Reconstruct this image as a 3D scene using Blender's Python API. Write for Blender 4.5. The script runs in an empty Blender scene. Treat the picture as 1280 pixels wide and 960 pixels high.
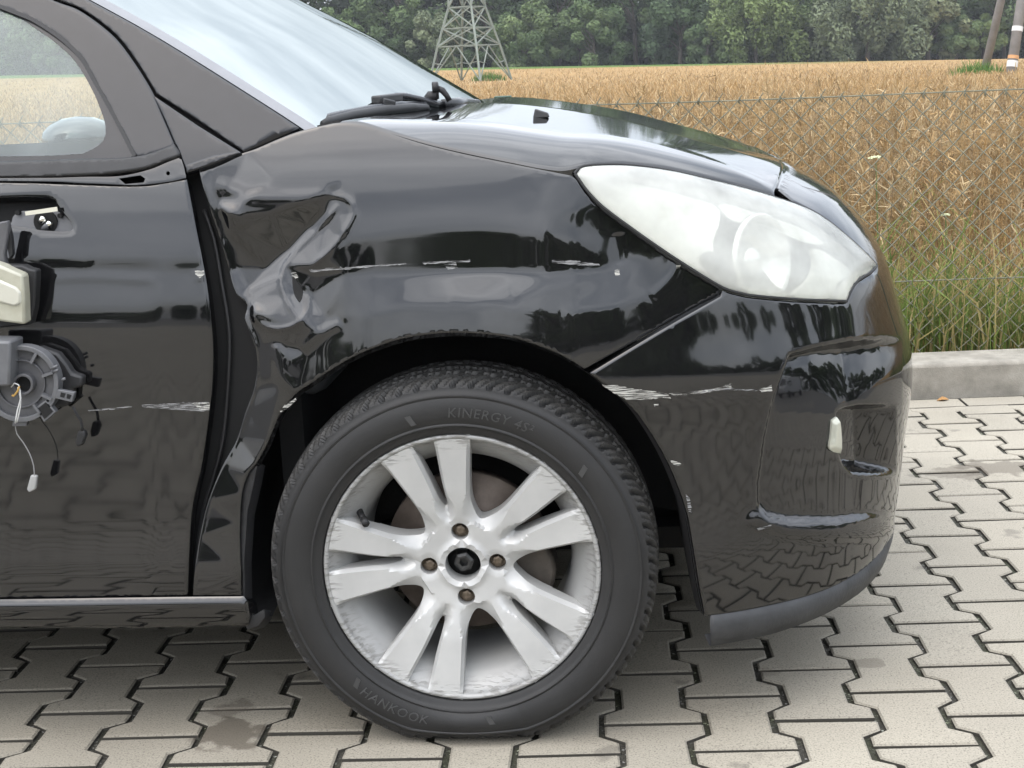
import bpy, bmesh, math, random
import numpy as np
from mathutils import Vector, Matrix
from mathutils.geometry import delaunay_2d_cdt

rng = np.random.default_rng(7)
random.seed(7)
SC = bpy.context.scene
COL = SC.collection

# ------------------------------------------------------------------ camera
CAM = np.array([.2806, -2.1438, 1.0541])
FPX = 1800.0
PITCH, YAW, ROLL = .2123436, math.radians(5.0), -.0467672

def cam_basis():
    cp, sp, cy, sy, cr, sr = math.cos(PITCH), math.sin(PITCH), math.cos(YAW), math.sin(YAW), math.cos(ROLL), math.sin(ROLL)
    f = np.array([-sy*cp, cy*cp, -sp]); r0 = np.array([cy, sy, 0.]); u0 = np.cross(r0, f)
    return cr*r0+sr*u0, -sr*r0+cr*u0, f
RT, UP, FW = cam_basis()
cd = bpy.data.cameras.new('camera'); cam = bpy.data.objects.new('camera', cd); COL.objects.link(cam)
cam.matrix_world = Matrix(((RT[0], UP[0], -FW[0], CAM[0]), (RT[1], UP[1], -FW[1], CAM[1]), (RT[2], UP[2], -FW[2], CAM[2]), (0, 0, 0, 1)))
cd.sensor_width = 36.0; cd.sensor_fit = 'HORIZONTAL'; cd.lens = 36.0*FPX/1280.0
cd.clip_start = .05; cd.clip_end = 3000
SC.camera = cam

# ------------------------------------------------------------------ world, sun, exposure
SUN_EL, SUN_AZ = math.radians(58), math.radians(215)      # azimuth from +Y, clockwise
w = bpy.data.worlds.new('World'); SC.world = w; w.use_nodes = True
nt = w.node_tree; nt.nodes.clear()
def N(t, **k):
    n = nt.nodes.new(t)
    for a, b in k.items(): setattr(n, a, b)
    return n
out = N('ShaderNodeOutputWorld'); bg1 = N('ShaderNodeBackground'); bg2 = N('ShaderNodeBackground'); add = N('ShaderNodeAddShader')
sky = N('ShaderNodeTexSky'); sky.sky_type = 'NISHITA'; sky.sun_disc = False
sky.sun_elevation = SUN_EL; sky.sun_rotation = SUN_AZ; sky.air_density = 1.0; sky.dust_density = 4.0; sky.ozone_density = 1.0
bg1.inputs[1].default_value = .05
nt.links.new(sky.outputs[0], bg1.inputs[0])
tc = N('ShaderNodeTexCoord'); mp = N('ShaderNodeMapping'); mp.inputs['Scale'].default_value = (1, 1, 2.6)
no = N('ShaderNodeTexNoise'); no.inputs['Scale'].default_value = 2.3; no.inputs['Detail'].default_value = 6; no.inputs['Roughness'].default_value = .55
cr = N('ShaderNodeValToRGB'); cr.color_ramp.elements[0].position = .36; cr.color_ramp.elements[0].color = (.50, .54, .60, 1)
cr.color_ramp.elements[1].position = .64; cr.color_ramp.elements[1].color = (1.05, 1.08, 1.13, 1)
nt.links.new(tc.outputs['Generated'], mp.inputs[0]); nt.links.new(mp.outputs[0], no.inputs[0]); nt.links.new(no.outputs[0], cr.inputs[0])
# overcast: the cloud layer is three times as bright overhead as at the horizon (CIE overcast sky)
sx = N('ShaderNodeSeparateXYZ'); nt.links.new(tc.outputs['Generated'], sx.inputs[0])
mxz = N('ShaderNodeMath', operation='MAXIMUM'); mxz.inputs[1].default_value = 0; nt.links.new(sx.outputs[2], mxz.inputs[0])
mad = N('ShaderNodeMath', operation='MULTIPLY_ADD'); mad.inputs[1].default_value = 2/3; mad.inputs[2].default_value = 1/3; nt.links.new(mxz.outputs[0], mad.inputs[0])
mst = N('ShaderNodeMath', operation='MULTIPLY'); mst.inputs[1].default_value = 1.95; nt.links.new(mad.outputs[0], mst.inputs[0])
nt.links.new(cr.outputs[0], bg2.inputs[0]); nt.links.new(mst.outputs[0], bg2.inputs[1])
nt.links.new(bg1.outputs[0], add.inputs[0]); nt.links.new(bg2.outputs[0], add.inputs[1]); nt.links.new(add.outputs[0], out.inputs[0])
sd = bpy.data.lights.new('sun', 'SUN'); sd.energy = .6; sd.angle = math.radians(80); sd.color = (1, .98, .95)
sun = bpy.data.objects.new('sun', sd); COL.objects.link(sun)
sdir = Vector((math.sin(SUN_AZ)*math.cos(SUN_EL), math.cos(SUN_AZ)*math.cos(SUN_EL), math.sin(SUN_EL)))
sun.rotation_euler = sdir.to_track_quat('Z', 'Y').to_euler(); sun.location = sdir*40
SC.view_settings.view_transform = 'Standard'; SC.view_settings.look = 'None'; SC.view_settings.exposure = 1.0; SC.view_settings.gamma = 1.0
SC.view_settings.use_curve_mapping = False

# ------------------------------------------------------------------ photo measurements -> places
def ray(u, v): return FW + RT*(u-640)/FPX - UP*(v-480)/FPX
def on_z(u, v, z=0.):
    d = ray(u, v); return CAM + d*((z-CAM[2])/d[2])
def on_y(u, v, y):
    d = ray(u, v); return CAM + d*((y-CAM[1])/d[1])

# ------------------------------------------------------------------ mesh helpers
def tag(o, label=None, cat=None, group=None, kind=None):
    if label: o['label'] = label
    if cat: o['category'] = cat
    if group: o['group'] = group
    if kind: o['kind'] = kind
    return o
def empty(name, loc=(0, 0, 0)):
    o = bpy.data.objects.new(name, None); o.location = loc; COL.objects.link(o); o.empty_display_size = .1; return o
def link(name, me, mat=None, parent=None):
    o = bpy.data.objects.new(name, me); COL.objects.link(o)
    if mat is not None and not me.materials: me.materials.append(mat)
    if parent is not None:
        o.parent = parent
        if parent.location.length: o.matrix_parent_inverse = Matrix.Translation(parent.location).inverted()
    return o
def mesh_np(name, V, Fc, smooth=False, col=None):
    """V (n,3); Fc (m,k) index array, k = 3 or 4."""
    V = np.asarray(V, np.float32); Fc = np.asarray(Fc, np.int32); k = Fc.shape[1]
    me = bpy.data.meshes.new(name)
    me.vertices.add(len(V)); me.vertices.foreach_set('co', V.ravel())
    me.loops.add(Fc.size); me.loops.foreach_set('vertex_index', Fc.ravel())
    me.polygons.add(len(Fc)); me.polygons.foreach_set('loop_start', np.arange(0, Fc.size, k, dtype=np.int32))
    me.polygons.foreach_set('loop_total', np.full(len(Fc), k, np.int32))
    if smooth: me.polygons.foreach_set('use_smooth', np.ones(len(Fc), bool))
    me.update(calc_edges=True)
    if col is not None:
        a = me.color_attributes.new('col', 'FLOAT_COLOR', 'POINT')
        c4 = np.ones((len(V), 4), np.float32); c4[:, :3] = col
        a.data.foreach_set('color', c4.ravel())
    return me
class MB:
    """collects simple solids into one mesh"""
    def __init__(s): s.v = []; s.f = []
    def add(s, V, Fc):
        b = len(s.v); s.v += [tuple(map(float, p)) for p in V]; s.f += [tuple(i+b for i in f) for f in Fc]
    def box(s, lo, hi):
        x0, y0, z0 = lo; x1, y1, z1 = hi
        s.add([(x0,y0,z0),(x1,y0,z0),(x1,y1,z0),(x0,y1,z0),(x0,y0,z1),(x1,y0,z1),(x1,y1,z1),(x0,y1,z1)],
              [(3,2,1,0),(4,5,6,7),(0,1,5,4),(1,2,6,5),(2,3,7,6),(3,0,4,7)])
    def bar(s, a, b, w, h=None, up=(0, 0, 1)):
        a = Vector(a); b = Vector(b); h = h or w
        d = (b-a).normalized(); u = Vector(up)
        if abs(d.dot(u)) > .97: u = Vector((1, 0, 0))
        r = d.cross(u).normalized(); u = r.cross(d)
        P = [p + r*(sx*w/2) + u*(sz*h/2) for p in (a, b) for sx, sz in ((-1,-1),(1,-1),(1,1),(-1,1))]
        s.add(P, [(3,2,1,0),(4,5,6,7),(0,1,5,4),(1,2,6,5),(2,3,7,6),(3,0,4,7)])
    def tube(s, pts, rad, n=8, cap=True):
        pts = [Vector(p) for p in pts]; R = rad if hasattr(rad, '__len__') else [rad]*len(pts)
        rings = []; prev = None
        for i, p in enumerate(pts):
            d = (pts[min(i+1, len(pts)-1)]-pts[max(i-1, 0)]).normalized()
            if prev is None:
                u = Vector((0, 0, 1)) if abs(d.z) < .9 else Vector((1, 0, 0))
            else: u = prev
            r = d.cross(u).normalized(); u = r.cross(d).normalized(); prev = u
            rings.append([p + (r*math.cos(t*2*math.pi/n)+u*math.sin(t*2*math.pi/n))*R[i] for t in range(n)])
        V = [q for r in rings for q in r]; Fc = []
        for i in range(len(pts)-1):
            for t in range(n): Fc.append((i*n+t, i*n+(t+1) % n, (i+1)*n+(t+1) % n, (i+1)*n+t))
        if cap: Fc.append(tuple(range(n-1, -1, -1))); Fc.append(tuple((len(pts)-1)*n+t for t in range(n)))
        s.add(V, Fc)
    def build(s, name, mat, parent=None, smooth=False, bevel=0):
        me = bpy.data.meshes.new(name); me.from_pydata(s.v, [], s.f); me.update()
        bm = bmesh.new(); bm.from_mesh(me); bmesh.ops.recalc_face_normals(bm, faces=bm.faces); bm.to_mesh(me); bm.free()
        if smooth: me.polygons.foreach_set('use_smooth', np.ones(len(me.polygons), bool))
        o = link(name, me, mat, parent)
        if bevel:
            m = o.modifiers.new('b', 'BEVEL'); m.width = bevel; m.segments = 2; m.limit_method = 'ANGLE'; m.angle_limit = math.radians(40)
            if smooth is False:
                me.polygons.foreach_set('use_smooth', np.ones(len(me.polygons), bool)); m.harden_normals = False
                try:
                    me.set_sharp_from_angle(angle=math.radians(35))
                except Exception: pass
        return o

# ------------------------------------------------------------------ materials
class Mat:
    def __init__(s, name):
        s.m = bpy.data.materials.new(name); s.m.use_nodes = True; s.nt = s.m.node_tree
        s.p = s.nt.nodes['Principled BSDF']; s.out = s.nt.nodes['Material Output']
    def n(s, t, **k):
        x = s.nt.nodes.new(t)
        for a, b in k.items(): setattr(x, a, b)
        return x
    def l(s, a, b): s.nt.links.new(a, b)
    def set(s, **k):
        for a, b in k.items():
            i = s.p.inputs[a.replace('_', ' ')]
            i.default_value = (*b, 1) if isinstance(b, tuple) and len(b) == 3 else b
        return s
    def noise(s, scale, detail=4, rough=.6, coord='Object'):
        t = s.n('ShaderNodeTexCoord'); x = s.n('ShaderNodeTexNoise')
        x.inputs['Scale'].default_value = scale; x.inputs['Detail'].default_value = detail; x.inputs['Roughness'].default_value = rough
        s.l(t.outputs[coord], x.inputs['Vector']); return x
    def ramp(s, fac, stops):
        r = s.n('ShaderNodeValToRGB'); e = r.color_ramp.elements
        while len(e) < len(stops): e.new(.5)
        for i, (p, c) in enumerate(stops): e[i].position = p; e[i].color = (*c, 1) if len(c) == 3 else c
        s.l(fac, r.inputs[0]); return r
    def mix(s, fac, a, b, mode='MIX'):
        x = s.n('ShaderNodeMix', data_type='RGBA', blend_type=mode)
        for sock, val in ((x.inputs[0], fac), (x.inputs[6], a), (x.inputs[7], b)):
            if hasattr(val, 'is_output'): s.l(val, sock)
            else: sock.default_value = (*val, 1) if isinstance(val, tuple) else val
        return x.outputs[2]
    def bump(s, h, strength=.3, dist=.01):
        b = s.n('ShaderNodeBump'); b.inputs['Strength'].default_value = strength; b.inputs['Distance'].default_value = dist
        s.l(h, b.inputs['Height']); s.l(b.outputs[0], s.p.inputs['Normal']); return b
def plain(name, col, rough=.5, metal=0., **k):
    m = Mat(name); m.set(Base_Color=col, Roughness=rough, Metallic=metal, **k); return m.m
def varied(name, c1, c2, scale=30, rough=.6, metal=0., bump=0., bscale=200):
    m = Mat(name); x = m.noise(scale, 5); r = m.ramp(x.outputs[0], [(.3, c1), (.7, c2)]); m.l(r.outputs[0], m.p.inputs['Base Color'])
    m.set(Roughness=rough, Metallic=metal)
    if bump:
        y = m.noise(bscale, 3); m.bump(y.outputs[0], bump, .002)
    return m.m
# ================================================================== SETTING
PROT = .0400                     # the paving is laid 2.3 degrees off the car's axis
def pav(x, y):                   # paving frame -> world
    c, s = math.cos(PROT), math.sin(PROT)
    return CAM[0] + c*x - s*y, CAM[1] + s*x + c*y
def pav_inv(X, Y):
    c, s = math.cos(PROT), math.sin(PROT); X -= CAM[0]; Y -= CAM[1]
    return c*X + s*Y, -s*X + c*Y
PX0, PY0, PP, PL = .38255, 2.19990, .1400, .2020

def paver_mat():
    m = Mat('concrete_paver')
    oi = m.n('ShaderNodeObjectInfo')
    big = m.noise(7, 5, .6, 'Object'); fine = m.noise(420, 2, .5)
    geo = m.n('ShaderNodeNewGeometry')
    wn = m.n('ShaderNodeTexNoise'); wn.inputs['Scale'].default_value = 2.6; wn.inputs['Detail'].default_value = 5; m.l(geo.outputs['Position'], wn.inputs['Vector'])
    gr = m.n('ShaderNodeTexNoise'); gr.inputs['Scale'].default_value = 330; gr.inputs['Detail'].default_value = 2; m.l(geo.outputs['Position'], gr.inputs['Vector'])
    sp = m.n('ShaderNodeTexVoronoi'); sp.inputs['Scale'].default_value = 210; m.l(geo.outputs['Position'], sp.inputs['Vector'])
    base = m.ramp(wn.outputs[0], [(.25, (.262, .238, .190)), (.55, (.308, .281, .226)), (.8, (.338, .310, .250))])
    rnd = m.ramp(oi.outputs['Random'], [(0, (.95, .95, .955)), (1, (1.04, 1.035, 1.03))])
    c = m.mix(1.0, base.outputs[0], rnd.outputs[0], 'MULTIPLY')
    g = m.ramp(gr.outputs[0], [(.30, (.50, .49, .48)), (.45, (.97, .97, .97)), (.62, (1.05, 1.05, 1.05)), (.78, (1.30, 1.29, 1.27))])
    c = m.mix(1.0, c, g.outputs[0], 'MULTIPLY')
    s = m.ramp(sp.outputs['Distance'], [(.10, (.36, .34, .32)), (.2, (1, 1, 1))])
    sm = m.n('ShaderNodeTexNoise'); sm.inputs['Scale'].default_value = 60; m.l(geo.outputs['Position'], sm.inputs['Vector'])
    sf = m.ramp(sm.outputs[0], [(.45, (0, 0, 0)), (.62, (.75, .75, .75))])
    c2 = m.mix(1.0, c, s.outputs[0], 'MULTIPLY'); c = m.mix(sf.outputs[0], c, c2)
    # damp oil-like stains with a shape of their own
    st = m.n('ShaderNodeTexNoise'); st.inputs['Scale'].default_value = 6.5; st.inputs['Detail'].default_value = 4; m.l(geo.outputs['Position'], st.inputs['Vector'])
    sr = m.ramp(st.outputs[0], [(.66, (0, 0, 0)), (.70, (.55, .55, .55))])
    c = m.mix(sr.outputs[0], c, (.125, .112, .092))
    sxyz = m.n('ShaderNodeSeparateXYZ'); m.l(geo.outputs['True Normal'], sxyz.inputs[0])
    dn = m.ramp(sxyz.outputs[2], [(.45, (1, 1, 1)), (.93, (0, 0, 0))])
    c = m.mix(dn.outputs[0], c, (.042, .038, .030))      # soil rubbed into the joint faces
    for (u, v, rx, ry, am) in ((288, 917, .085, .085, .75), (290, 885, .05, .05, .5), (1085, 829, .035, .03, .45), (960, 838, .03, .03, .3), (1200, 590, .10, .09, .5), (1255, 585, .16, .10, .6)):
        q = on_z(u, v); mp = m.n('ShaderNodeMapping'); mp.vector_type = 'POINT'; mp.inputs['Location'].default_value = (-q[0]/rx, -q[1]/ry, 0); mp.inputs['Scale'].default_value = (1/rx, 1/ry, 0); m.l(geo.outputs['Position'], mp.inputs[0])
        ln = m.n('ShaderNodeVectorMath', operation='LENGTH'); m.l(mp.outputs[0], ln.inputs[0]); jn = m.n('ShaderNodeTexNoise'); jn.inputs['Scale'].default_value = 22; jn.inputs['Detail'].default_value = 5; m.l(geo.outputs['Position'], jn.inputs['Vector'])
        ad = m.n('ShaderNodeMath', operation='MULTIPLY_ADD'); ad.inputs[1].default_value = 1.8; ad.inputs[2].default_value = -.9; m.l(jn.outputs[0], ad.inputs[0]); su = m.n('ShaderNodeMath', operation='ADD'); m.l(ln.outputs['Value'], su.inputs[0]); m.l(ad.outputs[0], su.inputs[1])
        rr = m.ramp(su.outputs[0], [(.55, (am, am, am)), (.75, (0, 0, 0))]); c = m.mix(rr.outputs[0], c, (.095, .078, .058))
    m.l(c, m.p.inputs['Base Color']); m.set(Roughness=.86)
    m.bump(gr.outputs[0], .5, .0012)
    return m.m
M_PAVER = paver_mat()
def joint_mat():
    m = Mat('joint_grit'); geo = m.n('ShaderNodeNewGeometry')
    v = m.n('ShaderNodeTexVoronoi'); v.inputs['Scale'].default_value = 260; m.l(geo.outputs['Position'], v.inputs['Vector'])
    n = m.n('ShaderNodeTexNoise'); n.inputs['Scale'].default_value = 9; m.l(geo.outputs['Position'], n.inputs['Vector'])
    a = m.ramp(v.outputs['Color'], [(.0, (.028, .026, .02)), (.72, (.06, .055, .042)), (.84, (.10, .095, .08)), (.93, (.42, .41, .39))])
    b = m.ramp(n.outputs[0], [(.4, (1, 1, 1)), (.65, (.7, .8, .5))])
    m.l(m.mix(1.0, a.outputs[0], b.outputs[0], 'MULTIPLY'), m.p.inputs['Base Color']); m.set(Roughness=.9)
    m.bump(v.outputs['Distance'], .8, .003); return m.m
M_JOINT = joint_mat()
M_CONC = varied('kerb_concrete', (.20, .185, .155), (.37, .345, .295), 13, .9, 0, .9, 260)

def build_pavement():
    # bed
    V = [(*pav(x, y), -.0075) for x, y in ((-9, -13), (9, -13), (9, 4.485), (-9, 4.485))]
    bed = link('pavement', mesh_np('pavement', V, [[0, 1, 2, 3]]), M_JOINT); tag(bed, kind='structure', label='light concrete block paving with dark grit joints under the car')
    gap = .0108; wh = (PP-gap+.031)/2; ww = (PP-gap-.031)/2; hl = PL/2-.0055; dg = .0115
    q = PL/4
    half = [(wh, hl), (wh, q+dg), (ww, q-dg), (ww, -q+dg), (wh, -q-dg), (wh, -hl)]
    outl = half + [(-x, y) for x, y in half[::-1]]
    def stone_mesh(seed):
        r = np.random.default_rng(seed); o = np.array(outl)+r.normal(0, .0011, (12, 2))
        c = o.mean(0); n = len(o)
        ins = []
        for i in range(n):            # proper inset
            a, b, d = o[i-1], o[i], o[(i+1) % n]
            e1 = (b-a)/np.linalg.norm(b-a); e2 = (d-b)/np.linalg.norm(d-b)
            n1 = np.array([e1[1], -e1[0]]); n2 = np.array([e2[1], -e2[0]])
            m = n1+n2; m /= max(.35, m@m/2)*2*.5*2; ins.append(b + (n1+n2)/(1+n1@n2)*.0034)
        ins = np.array(ins)
        # orientation check
        if np.abs(ins).sum() > np.abs(o).sum(): ins = 2*o-ins
        tz = r.normal(0, .0004, n)
        V = [(x, y, -.009) for x, y in o]+[(x, y, -.0024+tz[i]) for i, (x, y) in enumerate(o)]+[(x, y, 0+tz[i]) for i, (x, y) in enumerate(ins)]
        Fc = []
        for k in (0, n):
            for i in range(n): Fc.append((k+i, k+(i+1) % n, k+n+(i+1) % n, k+n+i))
        # top as quads across (waist strips)
        t = 2*n
        Fc += [(t+0, t+1, t+10, t+11), (t+1, t+2, t+9, t+10), (t+2, t+3, t+8, t+9), (t+3, t+4, t+7, t+8), (t+4, t+5, t+6, t+7)]
        me = bpy.data.meshes.new('paver'); me.from_pydata(V, [], Fc); bm = bmesh.new(); bm.from_mesh(me)
        bmesh.ops.recalc_face_normals(bm, faces=bm.faces); bm.to_mesh(me); bm.free(); me.materials.append(M_PAVER); return me
    MS = [stone_mesh(i) for i in range(6)]
    spots = []
    for i in range(-62, 62):
        for j in range(-75, 12):
            x = PX0+i*PP; y = PY0+(j+.5+(0 if i % 2 == 0 else .5))*PL   # joints sit at integer / half rows
            if y < -12.5 or y > 4.23: continue
            X, Y = pav(x, y)
            spots.append((X, Y))
    S = np.array(spots)
    d = S-CAM[:2]; dep = d@FW[:2]-CAM[2]*FW[2]; u = 640+FPX*(d@RT[:2]-CAM[2]*RT[2])/dep; v = 480-FPX*(d@UP[:2]-CAM[2]*UP[2])/dep
    vis = (dep > .5) & (u > -90) & (u < 1370) & (v > 470) & (v < 1050)
    hidden = (v < 760) & (u < 1010)                     # behind the car's flank
    score = np.where(vis & ~hidden, v, -1)
    order = np.argsort(-score)
    near = [k for k in order if score[k] > 0][:298]
    ns = set(near)
    for k in near:
        o = bpy.data.objects.new('paver', MS[int(rng.integers(6))]); COL.objects.link(o); o.parent = bed
        o.location = (S[k, 0], S[k, 1], float(rng.normal(0, .0007))); o.rotation_euler = (float(rng.normal(0, .003)), float(rng.normal(0, .003)), PROT+float(rng.normal(0, .004)))
    # the rest: one joined part
    base = [np.array([v.co[:] for v in m.vertices]) for m in MS]; faces = [p.vertices[:] for p in MS[0].polygons]
    rest = [k for k in range(len(S)) if k not in ns]
    n = len(base[0]); VV = np.zeros((len(rest)*n, 3)); c, s = math.cos(PROT), math.sin(PROT)
    for a, k in enumerate(rest):
        b = base[a % 6]
        VV[a*n:(a+1)*n, 0] = S[k, 0]+c*b[:, 0]-s*b[:, 1]; VV[a*n:(a+1)*n, 1] = S[k, 1]+s*b[:, 0]+c*b[:, 1]; VV[a*n:(a+1)*n, 2] = b[:, 2]+rng.normal(0, .0007)
    Fq = (np.array(faces)[None]+np.arange(len(rest))[:, None, None]*n).reshape(-1, 4)
    o = link('paver_field', mesh_np('paver_field', VV, Fq), M_PAVER, bed); tag(o, kind='stuff')
    for i in range(-44, 46, 2):
        mb = MB(); x0 = PX0+i*PP; mb.box((x0-wh, 4.2245, -.05), (x0+wh, 4.3235, rng.normal(0, .0006))); mb.v = [(*pav(x, y), z) for x, y, z in mb.v]; mb.build('half_paver', M_PAVER, bed, bevel=.003)
    # course of plain blocks along the kerb
    for i in range(-20, 26):
        mb = MB(); x0 = PX0+i*.2; mb.box((x0+.003, 4.329, -.05), (x0+.197, 4.43, rng.normal(0, .0008)))
        mb.v = [(*pav(x, y), z) for x, y, z in mb.v]; mb.build('edging_block', M_PAVER, bed, bevel=.003)
build_pavement()

# the rest of the yard behind the photographer
def yard():
    V = [(-70, -60, -.03), (70, -60, -.03), (70, 2.6, -.03), (-70, 2.6, -.03)]
    m = varied('asphalt', (.13, .125, .115), (.19, .183, .165), 3, .9, 0, .4, 120)
    tag(link('yard', mesh_np('yard', V, [[0, 1, 2, 3]]), m), kind='structure')
yard()

# kerb stones: a straight run a little behind the car
KA = np.array(on_z(1140, 497)[:2]); KS = .055
def kpt(t, off): return np.array([KA[0]+t*math.cos(KS)-off*math.sin(KS), KA[1]+t*math.sin(KS)+off*math.cos(KS)])
kerb = link('kerb', mesh_np('kerb', [(*kpt(a, b), -.02) for a, b in ((-10, .02), (10, .02), (10, .17), (-10, .17))], [[0, 1, 2, 3]]), M_CONC); tag(kerb, kind='structure')
for i in range(-10, 10):
    mb = MB(); a0, a1 = i+.78+.003, i+1.78-.003
    lo, hi = -.06, .104+rng.normal(0, .0012)
    P = [(*kpt(a, b), z) for z in (lo, hi) for a, b in ((a0, 0), (a1, 0), (a1, .20), (a0, .20))]
    mb.add(P, [(3,2,1,0),(4,5,6,7),(0,1,5,4),(1,2,6,5),(2,3,7,6),(3,0,4,7)])
    mb.build('kerb_stone', M_CONC, kerb, bevel=.012)

# fallen leaf beside the kerb
def leaf():
    p = on_z(1176, 494, .012); mb = MB()
    mb.add([(-.018, -.008, 0), (0, -.014, .004), (.02, -.004, .001), (.012, .009, .006), (-.008, .011, .002), (0, 0, .011)], [(0,1,5),(1,2,5),(2,3,5),(3,4,5),(4,0,5)])
    mb.v = [(x+p[0], y+p[1]-.02, z+.002) for x, y, z in mb.v]
    o = mb.build('fallen_leaf', plain('dry_leaf', (.42, .22, .07), .7)); m = o.modifiers.new('s', 'SOLIDIFY'); m.thickness = .0012
    tag(o, 'small curled orange dry leaf lying at the foot of the kerb', 'leaf')
leaf()

# ------------------------------------------------------------------ land behind the kerb
FA = kpt(0, .235); FS = .045           # fence line
def fpt(t, off=0.): return np.array([FA[0]+t*math.cos(FS)-off*math.sin(FS), FA[1]+t*math.sin(FS)+off*math.cos(FS)])
def crop_top(x, y):                    # height of the ripe crop's surface
    x = np.asarray(x, float); y = np.asarray(y, float)
    s = np.clip((y-4)/146, 0, 1)
    return .80 + s*(.647-.0297*x) - 2.4*s*(1-s)
def vattr(name, rough=.75, trans=0.25, spec=.25):
    m = Mat(name); a = m.n('ShaderNodeAttribute', attribute_name='col'); m.l(a.outputs['Color'], m.p.inputs['Base Color'])
    m.set(Roughness=rough); m.p.inputs['Specular IOR Level'].default_value = spec
    if trans:
        t = m.n('ShaderNodeBsdfTranslucent'); m.l(a.outputs['Color'], t.inputs[0]); x = m.n('ShaderNodeMixShader'); x.inputs[0].default_value = trans
        m.l(m.p.outputs[0], x.inputs[1]); m.l(t.outputs[0], x.inputs[2]); m.l(x.outputs[0], m.out.inputs[0])
    return m.m
def field_ground():
    nx, ny = 60, 90
    ys = np.concatenate([np.linspace(2.5, 12, 20), np.geomspace(12.6, 700, ny-20)])
    V = []
    for y in ys:
        for x in np.linspace(-1, 1, nx):
            X = x*(14+y*.9); Y = y
            lift = max(0, min(1, (Y-7)/9))
            base = .03*min(1, max(0, (Y-2.5)/.5))
            if Y <= 165: z = base*(1-lift) + lift*(float(crop_top(X, Y))-.11)
            else: z = float(crop_top(X, 150))-.75
            V.append((X, Y+(x*(14+y*.9)-FA[0])*FS*(1 if y < 30 else 0)*0, z))
    n = len(ys); Fc = [(i*nx+j, i*nx+j+1, (i+1)*nx+j+1, (i+1)*nx+j) for i in range(n-1) for j in range(nx-1)]
    m = Mat('field_soil_and_stems'); geo = m.n('ShaderNodeNewGeometry')
    mp = m.n('ShaderNodeMapping'); mp.inputs['Scale'].default_value = (1, .35, 1); m.l(geo.outputs['Position'], mp.inputs[0])
    n1 = m.n('ShaderNodeTexNoise'); n1.inputs['Scale'].default_value = .35; n1.inputs['Detail'].default_value = 8; n1.inputs['Roughness'].default_value = .7; m.l(mp.outputs[0], n1.inputs['Vector'])
    n2 = m.n('ShaderNodeTexNoise'); n2.inputs['Scale'].default_value = 9; n2.inputs['Detail'].default_value = 5; m.l(geo.outputs['Position'], n2.inputs['Vector'])
    r1 = m.ramp(n1.outputs[0], [(.3, (.34, .225, .105)), (.6, (.42, .28, .135)), (.8, (.47, .32, .155))])
    r2 = m.ramp(n2.outputs[0], [(.3, (.72, .70, .66)), (.65, (1.12, 1.12, 1.1))])
    c = m.mix(1.0, r1.outputs[0], r2.outputs[0], 'MULTIPLY')
    # strip of grass before the wood
    sx = m.n('ShaderNodeSeparateXYZ'); m.l(geo.outputs['Position'], sx.inputs[0])
    mr = m.n('ShaderNodeMapRange'); mr.inputs[1].default_value = 138; mr.inputs[2].default_value = 142; m.l(sx.outputs[1], mr.inputs[0])
    xr = m.n('ShaderNodeMapRange'); xr.inputs[1].default_value = 30; xr.inputs[2].default_value = 8; m.l(sx.outputs[0], xr.inputs[0])
    mu = m.n('ShaderNodeMath', operation='MULTIPLY'); m.l(mr.outputs[0], mu.inputs[0]); m.l(xr.outputs[0], mu.inputs[1])
    c = m.mix(mu.outputs[0], c, (.105, .165, .045))
    m.l(c, m.p.inputs['Base Color']); m.set(Roughness=.95); m.p.inputs['Specular IOR Level'].default_value = .05
    m.bump(n2.outputs[0], .6, .08)
    tag(link('field_ground', mesh_np('field_ground', V, Fc, True), m.m), kind='structure', label='ripe tan crop field behind the fence')
field_ground()

def blades(P0, P1, wid, col, bend=None):
    """thin tapered blades from P0 to P1 (n,3); two segments when bend (n,3) is given"""
    n = len(P0); d = P1-P0
    side = np.cross(d, rng.normal(0, 1, (n, 3))); side /= np.linalg.norm(side, axis=1)[:, None]+1e-9; side *= wid[:, None]/2
    if bend is None:
        V = np.stack([P0-side, P0+side, P1+side*.35, P1-side*.35], 1).reshape(-1, 3); Fc = np.arange(4*n).reshape(-1, 4); c = np.repeat(col, 4, 0)
    else:
        Mi = (P0+P1)/2+bend
        V = np.stack([P0-side, P0+side, Mi+side*.8, Mi-side*.8, P1+side*.1, P1-side*.1], 1).reshape(-1, 3)
        b = np.arange(n)[:, None]*6; Fc = np.concatenate([b+[0, 1, 2, 3], b+[3, 2, 4, 5]]); c = np.repeat(col, 6, 0)
    return V, Fc, c
def join(parts):
    V = []; Fc = []; C = []; b = 0
    for v, f, c in parts: V.append(v); Fc.append(f+b); C.append(c); b += len(v)
    return np.concatenate(V), np.concatenate(Fc), np.concatenate(C)
M_CROP = vattr('ripe_crop', .7, .3)
M_GRASS = vattr('grass_blades', .6, .35)

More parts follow.
